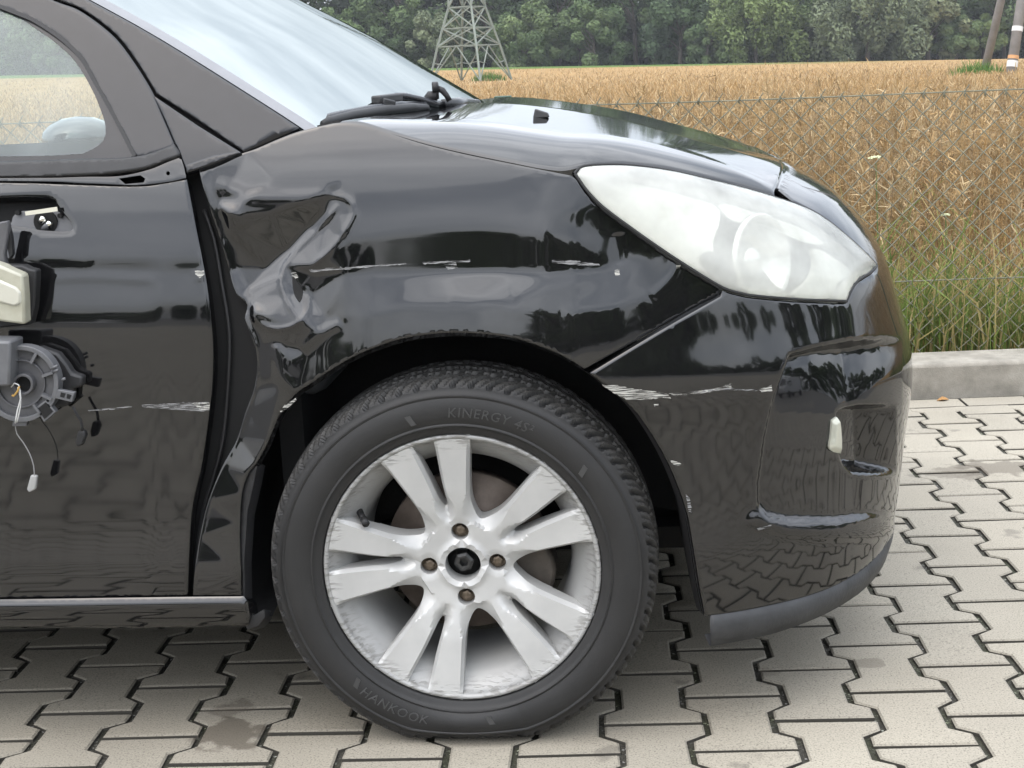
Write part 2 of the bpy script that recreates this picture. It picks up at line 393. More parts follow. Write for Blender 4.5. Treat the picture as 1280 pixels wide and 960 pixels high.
def tanpal(n, dark=0.):
    pal = np.array([(.45, .30, .14), (.53, .365, .18), (.39, .255, .115), (.60, .46, .27), (.32, .225, .125), (.46, .345, .185)])
    c = pal[rng.integers(0, len(pal), n)]*rng.uniform(.7, 1.2, (n, 1)); return c*(1-dark)
def crop():
    parts = []
    # near stand: whole plants
    n = 11500
    t = rng.uniform(-5.2, 5.5, n); off = .42+rng.beta(1, 1.35, n)*5.2
    B = np.stack([fpt(0)[0]+t*math.cos(FS)-off*math.sin(FS), fpt(0)[1]+t*math.sin(FS)+off*math.cos(FS)], 1)
    H = crop_top(B[:, 0], B[:, 1])*rng.normal(1.0, .10, n)
    H *= np.clip(.72+.5*(off-.42), .7, 1.0)
    b0 = np.stack([B[:, 0], B[:, 1], np.full(n, .02)], 1); lean = rng.normal(0, .09, (n, 2))
    top = np.stack([B[:, 0]+lean[:, 0], B[:, 1]+lean[:, 1], H], 1)
    pc = tanpal(n)
    parts.append(blades(b0, top, np.full(n, .0045), pc*.85))
    # dry leaves, side shoots and pods along each stem
    k = 27; m = n*k
    s = rng.beta(2.2, 1.1, m); i = np.repeat(np.arange(n), k)
    q = b0[i]+(top[i]-b0[i])*s[:, None]; ang = rng.uniform(0, 2*np.pi, m); el = rng.normal(.75, .45, m); L = rng.uniform(.025, .085, m)*(1.15-.35*s)
    d = np.stack([np.cos(ang)*np.cos(el), np.sin(ang)*np.cos(el), np.sin(el)], 1)*L[:, None]
    parts.append(blades(q, q+d, rng.uniform(.0026, .0060, m), pc[i]*rng.uniform(.75, 1.35, (m, 1)), np.stack([rng.normal(0, .006, m), rng.normal(0, .006, m), rng.normal(.004, .008, m)], 1)))
    V, Fc, C = join(parts); o = link('crop_stand', mesh_np('crop_stand', V, Fc, False, C), M_CROP); tag(o, 'ripe tan crop plants standing close behind the wire fence', 'crop', kind='stuff')
    # further out: tufts that get coarser with distance
    n = 130000; y = 7.2*np.exp(rng.uniform(0, 1, n)**1.05*np.log(137/7.2)); x = rng.uniform(-1, 1, n)*(3+y*.5)+ .25*0
    z = crop_top(x, y); sc = np.clip(y/9, 1, 9)
    p = np.stack([x, y, z-.15*sc**.25], 1); a = rng.uniform(0, 2*np.pi, n); l = rng.uniform(.12, .24, n)*sc**.25
    hor = rng.uniform(.25, .8, n)
    d = np.stack([np.cos(a)*l*hor, np.sin(a)*l*hor, l*rng.uniform(.65, 1.0, n)], 1)
    V, Fc, C = blades(p, p+d, rng.uniform(.005, .010, n)*sc**.9, tanpal(n)*1.05, None)
    o = link('crop_far', mesh_np('crop_far', V, Fc, False, C), M_CROP); tag(o, 'wide ripe tan crop field running back to the wood', 'crop', kind='stuff')
crop()

def grass():
    n = 23000; t = rng.uniform(-5, 5, n); off = np.abs(rng.normal(.12, .26, n))-.005
    B = np.stack([FA[0]+t*math.cos(FS)-off*math.sin(FS), FA[1]+t*math.sin(FS)+off*math.cos(FS)], 1)
    patch = .5+.5*np.sin(t*3.1+1.3)*np.cos(t*1.3)+rng.normal(0, .15, n)
    h = rng.gamma(3.6, .048, n)*np.clip(.55+.75*patch, .4, 1.35)+.05; h = np.clip(h, .05, .62)
    b0 = np.stack([B[:, 0], B[:, 1], np.full(n, .02)], 1); a = rng.uniform(0, 2*np.pi, n); r = h*rng.uniform(.1, .75, n)
    p1 = b0+np.stack([np.cos(a)*r, np.sin(a)*r*.8, h], 1)
    pal = np.array([(.16, .24, .055), (.22, .29, .075), (.13, .19, .05), (.33, .32, .11), (.46, .37, .17), (.12, .17, .05), (.25, .33, .095), (.42, .34, .15)])
    c = pal[rng.integers(0, 8, n)]*rng.uniform(.8, 1.3, (n, 1))
    V, Fc, C = blades(b0, p1, rng.uniform(.003, .008, n), c, np.stack([-np.cos(a)*r*.28, -np.sin(a)*r*.25, h*.12], 1))
    o = link('grass_verge', mesh_np('grass_verge', V, Fc, False, C), M_GRASS); tag(o, 'green and straw coloured grass verge growing through the fence', 'grass', kind='stuff')
grass()

def tuft(name, label, P, n, rad, hmax, cat='plant', group=None):
    r = rng; a = r.uniform(0, 2*np.pi, n); d = rad*np.sqrt(r.uniform(0, 1, n))
    b0 = np.stack([P[0]+np.cos(a)*d, P[1]+np.sin(a)*d, np.full(n, P[2])], 1); h = hmax*r.uniform(.4, 1, n)*(1-.45*(d/rad)**2)
    a2 = r.uniform(0, 2*np.pi, n); l = h*r.uniform(.1, .5, n); p1 = b0+np.stack([np.cos(a2)*l, np.sin(a2)*l, h], 1)
    c = np.array([(.11, .20, .05)])*r.uniform(.6, 1.5, (n, 1))*np.array([1, 1, 1])
    V, Fc, C = blades(b0, p1, r.uniform(.5, 1, n)*hmax*.05, c, np.stack([0*a, 0*a, h*.1], 1))
    o = link(name, mesh_np(name, V, Fc, False, C), M_GRASS); tag(o, label, cat, group); return o
# ------------------------------------------------------------------ fence
def fence():
    root = empty('wire_fence', (*fpt(0), .1)); tag(root, 'chain link fence of thin greenish wire along the crop field', 'fence')
    wm = varied('green_grey_wire', (.15, .155, .11), (.27, .26, .18), 14, .55, .2)
    zb, ztl, ztr = .10, .952, .922
    def zt(t): return ztl+(ztr-ztl)*np.clip((t+1.4)/1.8, -1.5, 2.5)*.8
    dx = .0645; segs = 26; V = []; Fc = []
    rad = .0018
    ts = np.arange(-5.4, 5.4, dx)
    def strand(pts):
        b = len(V); n = len(pts)
        for p in pts:
            for a in range(4):
                an = a*math.pi/2+.4; V.append((p[0]+math.cos(an)*rad, p[1]+math.sin(an)*rad*.6, p[2]+math.sin(an)*rad))
        for i in range(n-1):
            for a in range(4): Fc.append((b+i*4+a, b+i*4+(a+1) % 4, b+(i+1)*4+(a+1) % 4, b+(i+1)*4+a))
    for t0 in ts:
        for sgn in (1, -1):
            pts = []
            wob = rng.normal(0, .0012, 2*segs+1)
            for i in range(segs+1):
                f = i/segs; t = t0+sgn*f*.84
                z = zt(t)-(zt(t)-zb)*f
                sag = .012*math.sin(t*2.1)+.008*math.sin(t*5+z*7)
                xy = fpt(t+wob[i]*1.0, .003*sgn*(1 if i % 2 else -1)+sag*.6); pts.append((xy[0], xy[1], z+wob[segs+i % segs]))
            strand(pts)
        # twisted end above the selvedge wire
        xy = fpt(t0, 0); z = float(zt(t0)); k = rng.uniform(.6, 1.2)
        strand([(xy[0]-.004, xy[1], z-.012), (xy[0]-.001, xy[1]-.003, z+.002), (xy[0]+.012*k, xy[1], z+.020*k)])
        strand([(xy[0]+.002, xy[1], z-.016), (xy[0]-.0025, xy[1]-.005, z-.005), (xy[0]+.0025, xy[1]-.003, z+.001), (xy[0]-.001, xy[1]+.003, z+.006)])
    o = link('wire_mesh', mesh_np('wire_mesh', V, np.array(Fc)), wm, root); tag(o, kind='stuff')
    for zo in (0, -.60):
        mb = MB(); mb.tube([(*fpt(t, .004), float(zt(t))+zo+.004*math.sin(t*2.5)) for t in np.linspace(-5.4, 5.4, 60)], .0024, 6); mb.build('tension_wire', wm, root)
    pm = varied('green_post_paint', (.012, .06, .035), (.02, .085, .05), 20, .45)
    tp = (on_y(628, 122, fpt(-1.3)[1])[0]-FA[0])/math.cos(FS)
    for k in (-2.5, 0, 2.5):
        xy = fpt(tp+k, .03); z1 = float(zt(tp+k))+.022; mb = MB(); mb.box((xy[0]-.024, xy[1]-.02, 0), (xy[0]+.024, xy[1]+.02, z1)); mb.box((xy[0]-.027, xy[1]-.023, z1), (xy[0]+.027, xy[1]+.023, z1+.012))
        mb.build('post', pm, root, bevel=.003)
fence()

# ------------------------------------------------------------------ wild flowers in the crop
def flower(u, v, yoff, r, label, h0=.03):
    y = fpt(1.2)[1]+yoff; p = on_y(u, v, y); root = empty('wild_flower', (p[0], p[1], h0)); tag(root, label, 'flower')
    mb = MB(); mb.tube([(p[0]+.02, p[1], h0), (p[0]+.01, p[1], (h0+p[2])/2), (p[0], p[1], p[2]-.01)], [.003, .0025, .0015], 6); mb.build('stem', plain('flower_stem', (.12, .18, .05), .6), root)
    mb = MB()
    for i in range(26):
        a = random.uniform(0, 6.28); d = r*math.sqrt(random.random()); c = Vector((p[0]+math.cos(a)*d, p[1]+math.sin(a)*d, p[2]+.25*r*(1-(d/r)**2)))
        s = r*.2
        mb.add([c+Vector((-s, 0, 0)), c+Vector((0, -s, 0)), c+Vector((s, 0, 0)), c+Vector((0, s, 0)), c+Vector((0, 0, s*.8)), c-Vector((0, 0, s*.5))], [(0,1,4),(1,2,4),(2,3,4),(3,0,4),(1,0,5),(2,1,5),(3,2,5),(0,3,5)])
    mb.build('umbel', plain('umbel_'+str(u), (.62, .64, .38), .7), root)
flower(1095, 198, .22, .026, 'pale yellow white wild carrot flower raised above the crop edge')
flower(1182, 269, .05, .017, 'small white wild flower low among green stems behind the fence')

# ------------------------------------------------------------------ pylon
def pylon():
    c = on_y(588, 96, 92.0); base = empty('transmission_pylon', tuple(c)); tag(base, 'pale steel lattice pylon standing in the crop field before the wood', 'pylon')
    sm = varied('galvanised_steel', (.20, .235, .20), (.29, .325, .28), 2, .55, .3)
    H = [0, 1.95, 3.05, 4.35, 6.6, 9.2, 12, 15, 18, 21]; d = [2.72, 2.05, 1.66, 1.20, 1.06, .95, .85, .78, .7, .6]
    a0 = math.radians(19)
    def cor(k, i): a = a0+k*math.pi/2; return Vector((c[0]+math.cos(a)*d[i], c[1]+math.sin(a)*d[i], c[2]-.3*(i == 0)+H[i]))
    for k in range(4):
        mb = MB()
        for i in range(len(H)-1): mb.bar(cor(k, i), cor(k, i+1), .12, .12)
        mb.build('leg', sm, base)
    for k in range(4):
        mb = MB()
        for i in range(len(H)-1):
            a, b = cor(k, i), cor((k+1) % 4, i); e, f = cor(k, i+1), cor((k+1) % 4, i+1)
            if i: mb.bar(a, b, .06)
            if i == 0:
                m = (e+f)/2; mb.bar(a, m, .06); mb.bar(b, m, .06)
                for s in (.5,): mb.bar(a.lerp(m, s), a.lerp(e, .55), .045); mb.bar(b.lerp(m, s), b.lerp(f, .55), .045)
            else: mb.bar(a, f, .065); mb.bar(b, e, .065)
        mb.build('side_bracing', sm, base)
    for z, L in ((13, 4.5), (17, 5.5), (20.5, 3.5)):
        mb = MB(); t = Vector((c[0], c[1], c[2]+z))
        for s in (-1, 1):
            for dz in (0, .9): mb.bar(t+Vector((0, 0, dz)), t+Vector((s*L, 0, .15)), .12)
        mb.build('cross_arm', sm, base)
    tuft('weed_clump', 'low green weeds growing round the foot of the lattice pylon', (c[0]+1.3, c[1]-1.5, c[2]-.5), 500, 1.1, 1.0)
pylon()

# ------------------------------------------------------------------ A-frame utility pole
def poles():
    b1 = on_y(1230, 92, 51.0); b2 = on_y(1262, 103, 48.0); top = (on_y(1321, -300, 49.5))
    root = empty('utility_pole', tuple(b2)); tag(root, 'grey concrete two-legged utility pole with white bands standing in the crop', 'pole')
    cm = varied('pole_concrete', (.24, .24, .245), (.34, .34, .345), 3, .85)
    wm = plain('band_white', (.75, .75, .73), .6); om = plain('band_orange', (.62, .33, .14), .6)
    def at(b, t): return Vector(b).lerp(Vector(top), t)
    for b, r in ((b1, .135), (b2, .16)):
        mb = MB(); mb.tube([at(b, -.03), at(b, .5), at(b, 1)], [r*1.1, r, r*.75], 12); mb.build('leg', cm, root, True)
    for t, m, hh in ((.168, wm, .0075), (.058, wm, .010), (.079, om, .0055)):
        mb = MB(); mb.tube([at(b2, t-hh), at(b2, t+hh)], .178, 14); mb.build('band', m, root)
    mb = MB(); t = Vector(top); mb.bar(t-Vector((1.1, 0, .3)), t+Vector((1.1, 0, -.3)), .14, .14)
    for s in (-1, 0, 1): mb.tube([t+Vector((s, 0, -.25)), t+Vector((s, 0, .05))], .05, 8)
    mb.build('cross_arm', cm, root)
    p = on_y(1222, 97, 49.0); tuft('weed_clump', 'tall green weeds round the foot of the concrete utility pole', (p[0], p[1], p[2]-.3), 1100, .95, 1.0)
    p = on_y(1275, 98, 49.0); tuft('weed_clump', 'small green weeds to one side of the utility pole foot', (p[0], p[1], p[2]-.35), 300, .5, .7)
poles()

# ------------------------------------------------------------------ trees
BARK = varied('bark', (.06, .05, .04), (.12, .10, .08), 3, .9)
def leaf_mat(name, c1, c2):
    m = Mat(name); a = m.n('ShaderNodeAttribute', attribute_name='col'); r = m.mix(a.outputs['Fac'], c1, c2)
    oi = m.n('ShaderNodeObjectInfo'); hv = m.ramp(oi.outputs['Random'], [(0, (.85, .9, .9)), (1, (1.12, 1.08, 1.0))])
    c = m.mix(1., r, hv.outputs[0], 'MULTIPLY'); m.l(c, m.p.inputs['Base Color']); m.set(Roughness=.65); m.p.inputs['Specular IOR Level'].default_value = .15
    t = m.n('ShaderNodeBsdfTranslucent'); m.l(c, t.inputs[0]); x = m.n('ShaderNodeMixShader'); x.inputs[0].default_value = .22
    m.l(m.p.outputs[0], x.inputs[1]); m.l(t.outputs[0], x.inputs[2]); m.l(x.outputs[0], m.out.inputs[0]); return m.m
LEAF = [leaf_mat('leaf_dark', (.052, .080, .042), (.108, .152, .070)), leaf_mat('leaf_mid', (.070, .108, .050), (.140, .188, .084)),
        leaf_mat('leaf_willow', (.115, .142, .086), (.205, .235, .140)), leaf_mat('leaf_light', (.095, .135, .056), (.180, .235, .096))]
def crown_mesh(seed, H, Rx, z0, nblob, nleaf, droop=0., leafsz=.30):
    r = np.random.default_rng(seed)
    # uneven lobes scattered through the crown's volume
    C = []; 
    for i in range(nblob):
        zz = z0+(H-z0)*r.beta(1.15, 1.15); f = (zz-z0)/(H-z0); rad = Rx*np.sqrt(max(.05, 1-(2*f-.85)**2/1.5))
        a = r.uniform(0, 2*np.pi); d = rad*np.sqrt(r.uniform(.15, 1)); C.append((np.cos(a)*d, np.sin(a)*d, zz, r.uniform(.16, .34)*Rx))
    C = np.array(C); pk = r.choice(nblob, nleaf, p=C[:, 3]**2/(C[:, 3]**2).sum())
    n = r.normal(0, 1, (nleaf, 3)); n /= np.linalg.norm(n, axis=1)[:, None]; rr = C[pk, 3]*r.uniform(.72, 1.08, nleaf)
    P = C[pk, :3]+n*rr[:, None]*np.array([1, 1, .85]); P[:, 2] -= droop*np.maximum(0, -n[:, 2])*rr
    nn = n+r.normal(0, .55, (nleaf, 3)); nn[:, 2] += .25; nn /= np.linalg.norm(nn, axis=1)[:, None]
    t = np.cross(nn, r.normal(0, 1, (nleaf, 3))); t /= np.linalg.norm(t, axis=1)[:, None]; b = np.cross(nn, t)
    L = r.uniform(.6, 1.25, nleaf)*leafsz; W = L*r.uniform(.45, .8, nleaf)
    V = np.stack([P-t*L[:, None], P-b*W[:, None]*.7, P+t*L[:, None], P+b*W[:, None]*.7], 1).reshape(-1, 3)
    lum = np.repeat(np.clip(.5+.28*r.normal(0, 1, nblob)[pk]+.16*r.normal(0, 1, nleaf), 0, 1), 4)
    return mesh_np('crown', V, np.arange(4*nleaf).reshape(-1, 4), False, np.stack([lum]*3, 1))
def trunk_mesh(seed, H, z0):
    r = np.random.default_rng(seed+50); mb = MB()
    mb.tube([(0, 0, -.6), (r.normal(0, .1), r.normal(0, .1), H*.3), (r.normal(0, .3), r.normal(0, .3), H*.45)], [.30, .2, .05], 8)
    for i in range(6):
        a = r.uniform(0, 6.28); z = H*r.uniform(.18, .5); L = H*r.uniform(.15, .28); mb.tube([(0, 0, z), (math.cos(a)*L*.5, math.sin(a)*L*.5, z+L*.5), (math.cos(a)*L, math.sin(a)*L, z+L*.9)], [.16, .1, .04], 6)
    me = bpy.data.meshes.new('trunk'); me.from_pydata(mb.v, [], mb.f); me.update(); me.materials.append(BARK); return me
PROTO = []
for k, (H, Rx, z0, nb, nl, dr) in enumerate(((15, 5.4, .6, 60, 17000, 0), (18, 6.2, .4, 74, 19000, 0), (13, 6.4, .2, 60, 19000, .7), (8, 4.0, .1, 38, 11000, .2), (16, 4.6, .3, 60, 16000, .2), (5.2, 3.0, 0, 28, 8000, .1))):
    PROTO.append((crown_mesh(20+k, H, Rx, z0, nb, nl, dr), trunk_mesh(20+k, H, z0)))
TMESH = {}
def tree(name, k, mat, loc, s, label, group=None):
    if (k, mat) not in TMESH:
        me = PROTO[k][0].copy(); me.materials.append(LEAF[mat]); TMESH[(k, mat)] = me
    root = empty(name, loc); tag(root, label, 'tree', group); root.rotation_euler.z = random.uniform(0, 6.28); root.scale = (s, s, s)
    for nm, me in (('crown', TMESH[(k, mat)]), ('trunk', PROTO[k][1])):
        o = bpy.data.objects.new(nm, me); COL.objects.link(o); o.parent = root
def base_at(u, v, y): return tuple(on_y(u, v, y))
def vb(u): return 87-(u-480)*.0185
front = [  # u, depth, prototype, leaf, scale, label
 (345, 170, 0, 0, 1.0, 'dark round leafy tree above the tip of the windscreen'),
 (425, 158, 3, 3, .80, 'light green round tree in front of darker ones beyond the windscreen edge'),
 (446, 155, 5, 2, .62, 'low pale bush at the foot of the light green round tree'),
 (505, 168, 4, 1, 1.0, 'tall grey green tree between the pale bush and the pylon'),
 (548, 162, 3, 2, .75, 'pale willow bush directly left of the pylon legs'),
 (618, 170, 0, 0, 1.05, 'dark dense tree seen through the top of the pylon'),
 (655, 160, 3, 1, .8, 'mid green bushy tree just right of the pylon'),
 (700, 168, 1, 1, .9, None), (742, 160, 3, 1, .85, None), (795, 166, 0, 1, 1.0, None), (850, 160, 3, 0, .95, None), (885, 158, 5, 0, .8, None),
 (945, 160, 2, 3, .85, 'large light green spreading tree left of the big willow'),
 (1000, 162, 3, 1, .8, None), (1085, 158, 2, 2, .90, 'big grey green willow with drooping crown at the field edge'),
 (1160, 160, 3, 2, .95, 'smaller grey green willow beside the big willow'), (1195, 160, 5, 1, .8, None), (1255, 166, 1, 0, .9, 'dark tree behind the concrete utility pole'), (1330, 165, 0, 1, 1.0, None)]
front += [(u, 168, (0, 1, 4)[i % 3], (1, 0, 1)[i % 3], 1.0, None) for i, u in enumerate(range(-380, 330, 62))]
for u, y, k, m, s, lab in front:
    tree('leafy_tree', k, m, base_at(u, vb(u), y), s, lab or 'green bushy tree in the edge of the wood beyond the field', 'trees of the wood beyond the field')
for i, u in enumerate(range(-420, 1560, 58)):
    tree('leafy_tree', (1, 0, 4)[i % 3], (0, 0, 1)[i % 3], base_at(u+random.uniform(-15, 15), vb(u)-2, 182+random.uniform(0, 10)), random.uniform(1.0, 1.3), 'tall dark tree filling the back row of the wood', 'back row of the wood')
for i, u in enumerate(range(-400, 1560, 34)):
    tree('bush', (5, 3, 5)[i % 3], (1, 0, 1, 3, 0)[i % 5], base_at(u+random.uniform(-12, 12), vb(u), 164+random.uniform(-2, 6)), random.uniform(.55, .9)*(.75 if i % 3 == 1 else 1), 'low leafy bush at the foot of the wood', 'bushes along the wood')
# wood floor: dark undergrowth closing the gaps between the trunks
def under():
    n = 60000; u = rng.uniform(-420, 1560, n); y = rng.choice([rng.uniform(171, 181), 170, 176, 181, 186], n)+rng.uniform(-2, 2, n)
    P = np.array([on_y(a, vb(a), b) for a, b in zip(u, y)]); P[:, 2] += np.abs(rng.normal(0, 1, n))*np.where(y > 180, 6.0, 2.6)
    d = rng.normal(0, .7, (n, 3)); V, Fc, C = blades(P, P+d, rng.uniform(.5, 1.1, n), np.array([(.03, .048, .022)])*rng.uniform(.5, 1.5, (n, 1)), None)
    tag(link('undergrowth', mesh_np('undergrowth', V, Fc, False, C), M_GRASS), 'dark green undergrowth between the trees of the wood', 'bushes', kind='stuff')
under()
# the row of trees behind the photographer, seen mirrored in the black paint
for i, x in enumerate(list(np.linspace(-50, 60, 26))+list(np.linspace(-47, 62, 30))):
    tree('yard_tree', (0, 4, 1, 3)[i % 4], (0, 1, 0)[i % 3], (x+random.uniform(-1.5, 1.5), -48-random.uniform(0, 6), -.05), random.uniform(.28, .42)*(1.5 if i % 4 == 3 else 1)*(1.6 if 10 < x < 34 else 1), 'dark tree across the yard, mirrored in the black bumper', 'trees across the yard')

for i, y in enumerate(np.linspace(-34, 16, 15)):
    tree('poplar_tree' if i % 3 == 1 else 'yard_tree', (4, 0, 3)[i % 3], (0, 0, 1)[i % 3], (44+random.uniform(-3, 3), y, -.05), random.uniform(.35, .60)*(1.4 if i % 3 == 2 else 1), 'dark tree beyond the end of the yard, mirrored in the bumper corner', 'trees at the end of the yard')
def van(loc, rz):
    root = empty('delivery_van', (0, 0, 0)); tag(root, 'white delivery van parked across the yard, mirrored in the bumper', 'van')
    wm = plain('van_white', (.72, .73, .74), .3); gm = plain('van_glass', (.02, .025, .03), .08); bm_ = plain('van_tyre', (.02, .02, .02), .7)
    prof = [(-2.4, .45), (2.35, .45), (2.45, .75), (2.40, 1.10), (1.75, 1.28), (1.15, 2.10), (.9, 2.25), (-2.3, 2.28), (-2.42, 2.1)]
    mb = MB(); n = len(prof); mb.add([(x, -.95, z) for x, z in prof]+[(x, .95, z) for x, z in prof], [tuple(range(n)), tuple(range(2*n-1, n-1, -1))]+[(i, (i+1) % n, n+(i+1) % n, n+i) for i in range(n)]); P = [mb.build('body', wm, root, bevel=.06)]
    for s in (-1, 1):
        mb = MB(); mb.add([(1.05, s*.96, 1.32), (1.62, s*.96, 1.32), (1.12, s*.93, 2.0), (.45, s*.93, 2.05), (.45, s*.96, 1.32)], [(0, 1, 2, 3, 4)]); P.append(mb.build('side_window', gm, root))
        for x in (-1.6, 1.55): mb = MB(); mb.tube([(x, s*.75, .34), (x, s*.98, .34)], .34, 24); P.append(mb.build('wheel', bm_, root))
        mb = MB(); mb.box((2.38, s*.82-.12, .82), (2.47, s*.82+.12, 1.02)); P.append(mb.build('headlight', plain('van_lamp', (.8, .8, .78), .1), root, bevel=.02))
    mb = MB(); mb.add([(1.78, -.8, 1.31), (1.78, .8, 1.31), (1.19, .74, 2.07), (1.19, -.74, 2.07)], [(0, 1, 2, 3)]); P.append(mb.build('windscreen', gm, root))
    root.location = loc; root.rotation_euler.z = rz
van((19, -6.5, -.03), math.radians(200))
def lamp_post(x, y):
    root = empty('lamp_post', (x, y, -.03)); tag(root, 'thin grey lamp post at the end of the yard, mirrored in the bumper', 'lamp post'); m = plain('post_grey', (.2, .2, .2), .5, .5)
    mb = MB(); mb.tube([(x, y, -.03), (x, y, 3), (x, y, 7)], [.09, .08, .05], 10); mb.build('post', m, root, True); mb = MB(); mb.bar((x, y, 7), (x-.9, y, 7.1), .07); mb.build('arm', m, root); mb = MB(); mb.box((x-1.4, y-.12, 7.05), (x-.8, y+.12, 7.15)); mb.build('lamp_head', m, root, bevel=.02)
lamp_post(24, -6.2)
# ================================================================== CAR
CAR = empty('damaged_car', (0, 0, 0))
tag(CAR, 'black hatchback with crumpled front wing, scraped bumper and torn-off door mirror', 'car')

# ---- materials
def paint(name='black_paint', r0=.03, r1=.075):
    m = Mat(name); m.set(Base_Color=(.006, .006, .007), Roughness=.035, IOR=1.68)
    n = m.noise(2.2, 3); r = m.ramp(n.outputs[0], [(.35, (r0,)*3), (.75, (r1,)*3)]); m.l(r.outputs[0], m.p.inputs['Roughness'])
    du = m.noise(3.5, 6, .7); dr = m.ramp(du.outputs[0], [(.42, (.004, .004, .0045)), (.78, (.010, .0098, .0098))]); m.l(dr.outputs[0], m.p.inputs['Base Color'])   # thin road film
    f = m.noise(11, 2, .5); m.bump(f.outputs[0], .008, .004); return m.m
M_PAINT = paint(); M_PAINT2 = paint('black_bumper_paint', .045, .085)
M_BLACK = plain('black_void', (.004, .004, .004), .85)
M_SATIN = varied('satin_black_trim', (.0095, .010, .0125), (.015, .0155, .019), 40, .26, 0, .05, 900)
M_RUB = plain('rubber_seal', (.010, .010, .011), .6)
M_PLAST = varied('grey_plastic', (.055, .056, .06), (.085, .087, .092), 24, .5, 0, .1, 400)
M_DPLAST = varied('dark_plastic', (.016, .016, .017), (.03, .03, .032), 30, .55, 0, .1, 300)

# ---- body side: depth of the flank as a function of length and height
_bk = [(.05, -10), (.15, -8), (.25, -3), (.30, 0), (.335, 7), (.36, 5), (.40, 1.0), (.50, .6), (.60, 1.2), (.68, 3.2), (.72, 6.5), (.78, 10), (.85, 12), (.90, 14), (.93, 18), (.97, 24), (1.02, 24), (1.5, 27)]
_zz = np.linspace(.05, 1.6, 1552); _dd = np.cumsum(np.tan(np.radians(np.interp(_zz, [a for a, b in _bk], [b for a, b in _bk]))))*.001
_dd -= np.interp(.5, _zz, _dd)
def dprof(z): return np.interp(z, _zz, _dd)
_sil = [(1082, 735), (1091, 714), (1101, 697), (1112, 668), (1118, 640), (1123, 590), (1133, 520), (1137.5, 488), (1136, 450), (1128, 420), (1117, 385), (1107, 350), (1094, 320), (1069, 285), (1034, 250), (985, 225), (920, 196), (860, 176), (800, 160)]
_sp = np.array([on_y(u, v, .35) for u, v in _sil])
_xz = np.linspace(.05, 1.2, 1151); _o = np.argsort(_sp[:, 2]); _xn = np.interp(_xz, _sp[_o, 2], _sp[_o, 0]+.045)
_k = np.exp(-.5*(np.arange(-40, 41)/13.)**2); _xn = np.convolve(np.pad(_xn, 40, mode='edge'), _k/_k.sum(), 'valid')
def xnose(z): return np.interp(z, _xz, _xn)
X0, YC, YS, PA, PB = .10, .83, -.030, 2.5, 3.2
def side_y(x, z):
    x = np.asarray(x, float); z = np.asarray(z, float)
    d = dprof(z); b = YC-YS-d; A = np.maximum(xnose(z)-X0, .06)
    t = np.clip((x-X0)/A, 0, 1)
    return YC-b*(1-t**PA)**(1/PB)
def project(P):
    P = np.asarray(P, float)-CAM; z = P@FW; return np.stack([640+FPX*(P@RT)/z, 480-FPX*(P@UP)/z], -1)

# ---- dents: creased sheet given by measured control points (photo u, v, millimetres pushed in)
def raster(ctrl, box, edges=(), step=2.0, blur=4.0):
    u0, v0, u1, v1 = box; C = list(ctrl)
    C += [(u, v, 0) for u in (u0, u1) for v in np.linspace(v0, v1, 9)]+[(u, v, 0) for v in (v0, v1) for u in np.linspace(u0, u1, 13)[1:-1]]
    P = [Vector((c[0], c[1])) for c in C]
    vo, eo, fo, ov, _, _ = delaunay_2d_cdt(P, list(edges), [], 0, 1e-6)
    val = [np.mean([C[i][2] for i in o]) if o else 0. for o in ov]
    nu, nv = int((u1-u0)/step)+1, int((v1-v0)/step)+1; G = np.zeros((nv, nu))
    for f in fo:
        a, b, c = (np.array(vo[i]) for i in f); ia, ib, ic = (val[i] for i in f)
        lo = np.minimum(np.minimum(a, b), c); hi = np.maximum(np.maximum(a, b), c)
        i0, i1 = int((lo[0]-u0)/step), int((hi[0]-u0)/step)+2; j0, j1 = int((lo[1]-v0)/step), int((hi[1]-v0)/step)+2
        i1 = min(i1, nu); j1 = min(j1, nv)
        U, Vv = np.meshgrid(u0+step*np.arange(i0, i1), v0+step*np.arange(j0, j1))
        det = (b[1]-c[1])*(a[0]-c[0])+(c[0]-b[0])*(a[1]-c[1])
        if abs(det) < 1e-9: continue
        l1 = ((b[1]-c[1])*(U-c[0])+(c[0]-b[0])*(Vv-c[1]))/det; l2 = ((c[1]-a[1])*(U-c[0])+(a[0]-c[0])*(Vv-c[1]))/det; l3 = 1-l1-l2
        k = (l1 >= -1e-6) & (l2 >= -1e-6) & (l3 >= -1e-6); G[j0:j1, i0:i1][k] = (l1*ia+l2*ib+l3*ic)[k]
    return blurred(G, blur/step if not isinstance(blur, tuple) else (blur[0]/step, blur[1]/step)), box, step
def blurred(G, s):
    for ax, q in ((0, s), (1, s)) if not isinstance(s, tuple) else ((0, s[0]), (1, s[1])):
        r = int(3*q)+1; k = np.exp(-.5*(np.arange(-r, r+1)/q)**2); k /= k.sum(); pw = [(0, 0), (0, 0)]; pw[ax] = (r, r); G = np.apply_along_axis(lambda a: np.convolve(a, k, 'valid'), ax, np.pad(G, pw, mode='edge'))
    return G
def sample(R, u, v):
    G, (u0, v0, u1, v1), st = R; i = np.clip((np.asarray(u)-u0)/st, 0, G.shape[1]-1.001); j = np.clip((np.asarray(v)-v0)/st, 0, G.shape[0]-1.001)
    a = i.astype(int); b = j.astype(int); fi = i-a; fj = j-b
    g = G[b, a]*(1-fi)*(1-fj)+G[b, a+1]*fi*(1-fj)+G[b+1, a]*(1-fi)*fj+G[b+1, a+1]*fi*fj
    ins = (np.asarray(u) > u0) & (np.asarray(u) < u1) & (np.asarray(v) > v0) & (np.asarray(v) < v1); return np.where(ins, g, 0)

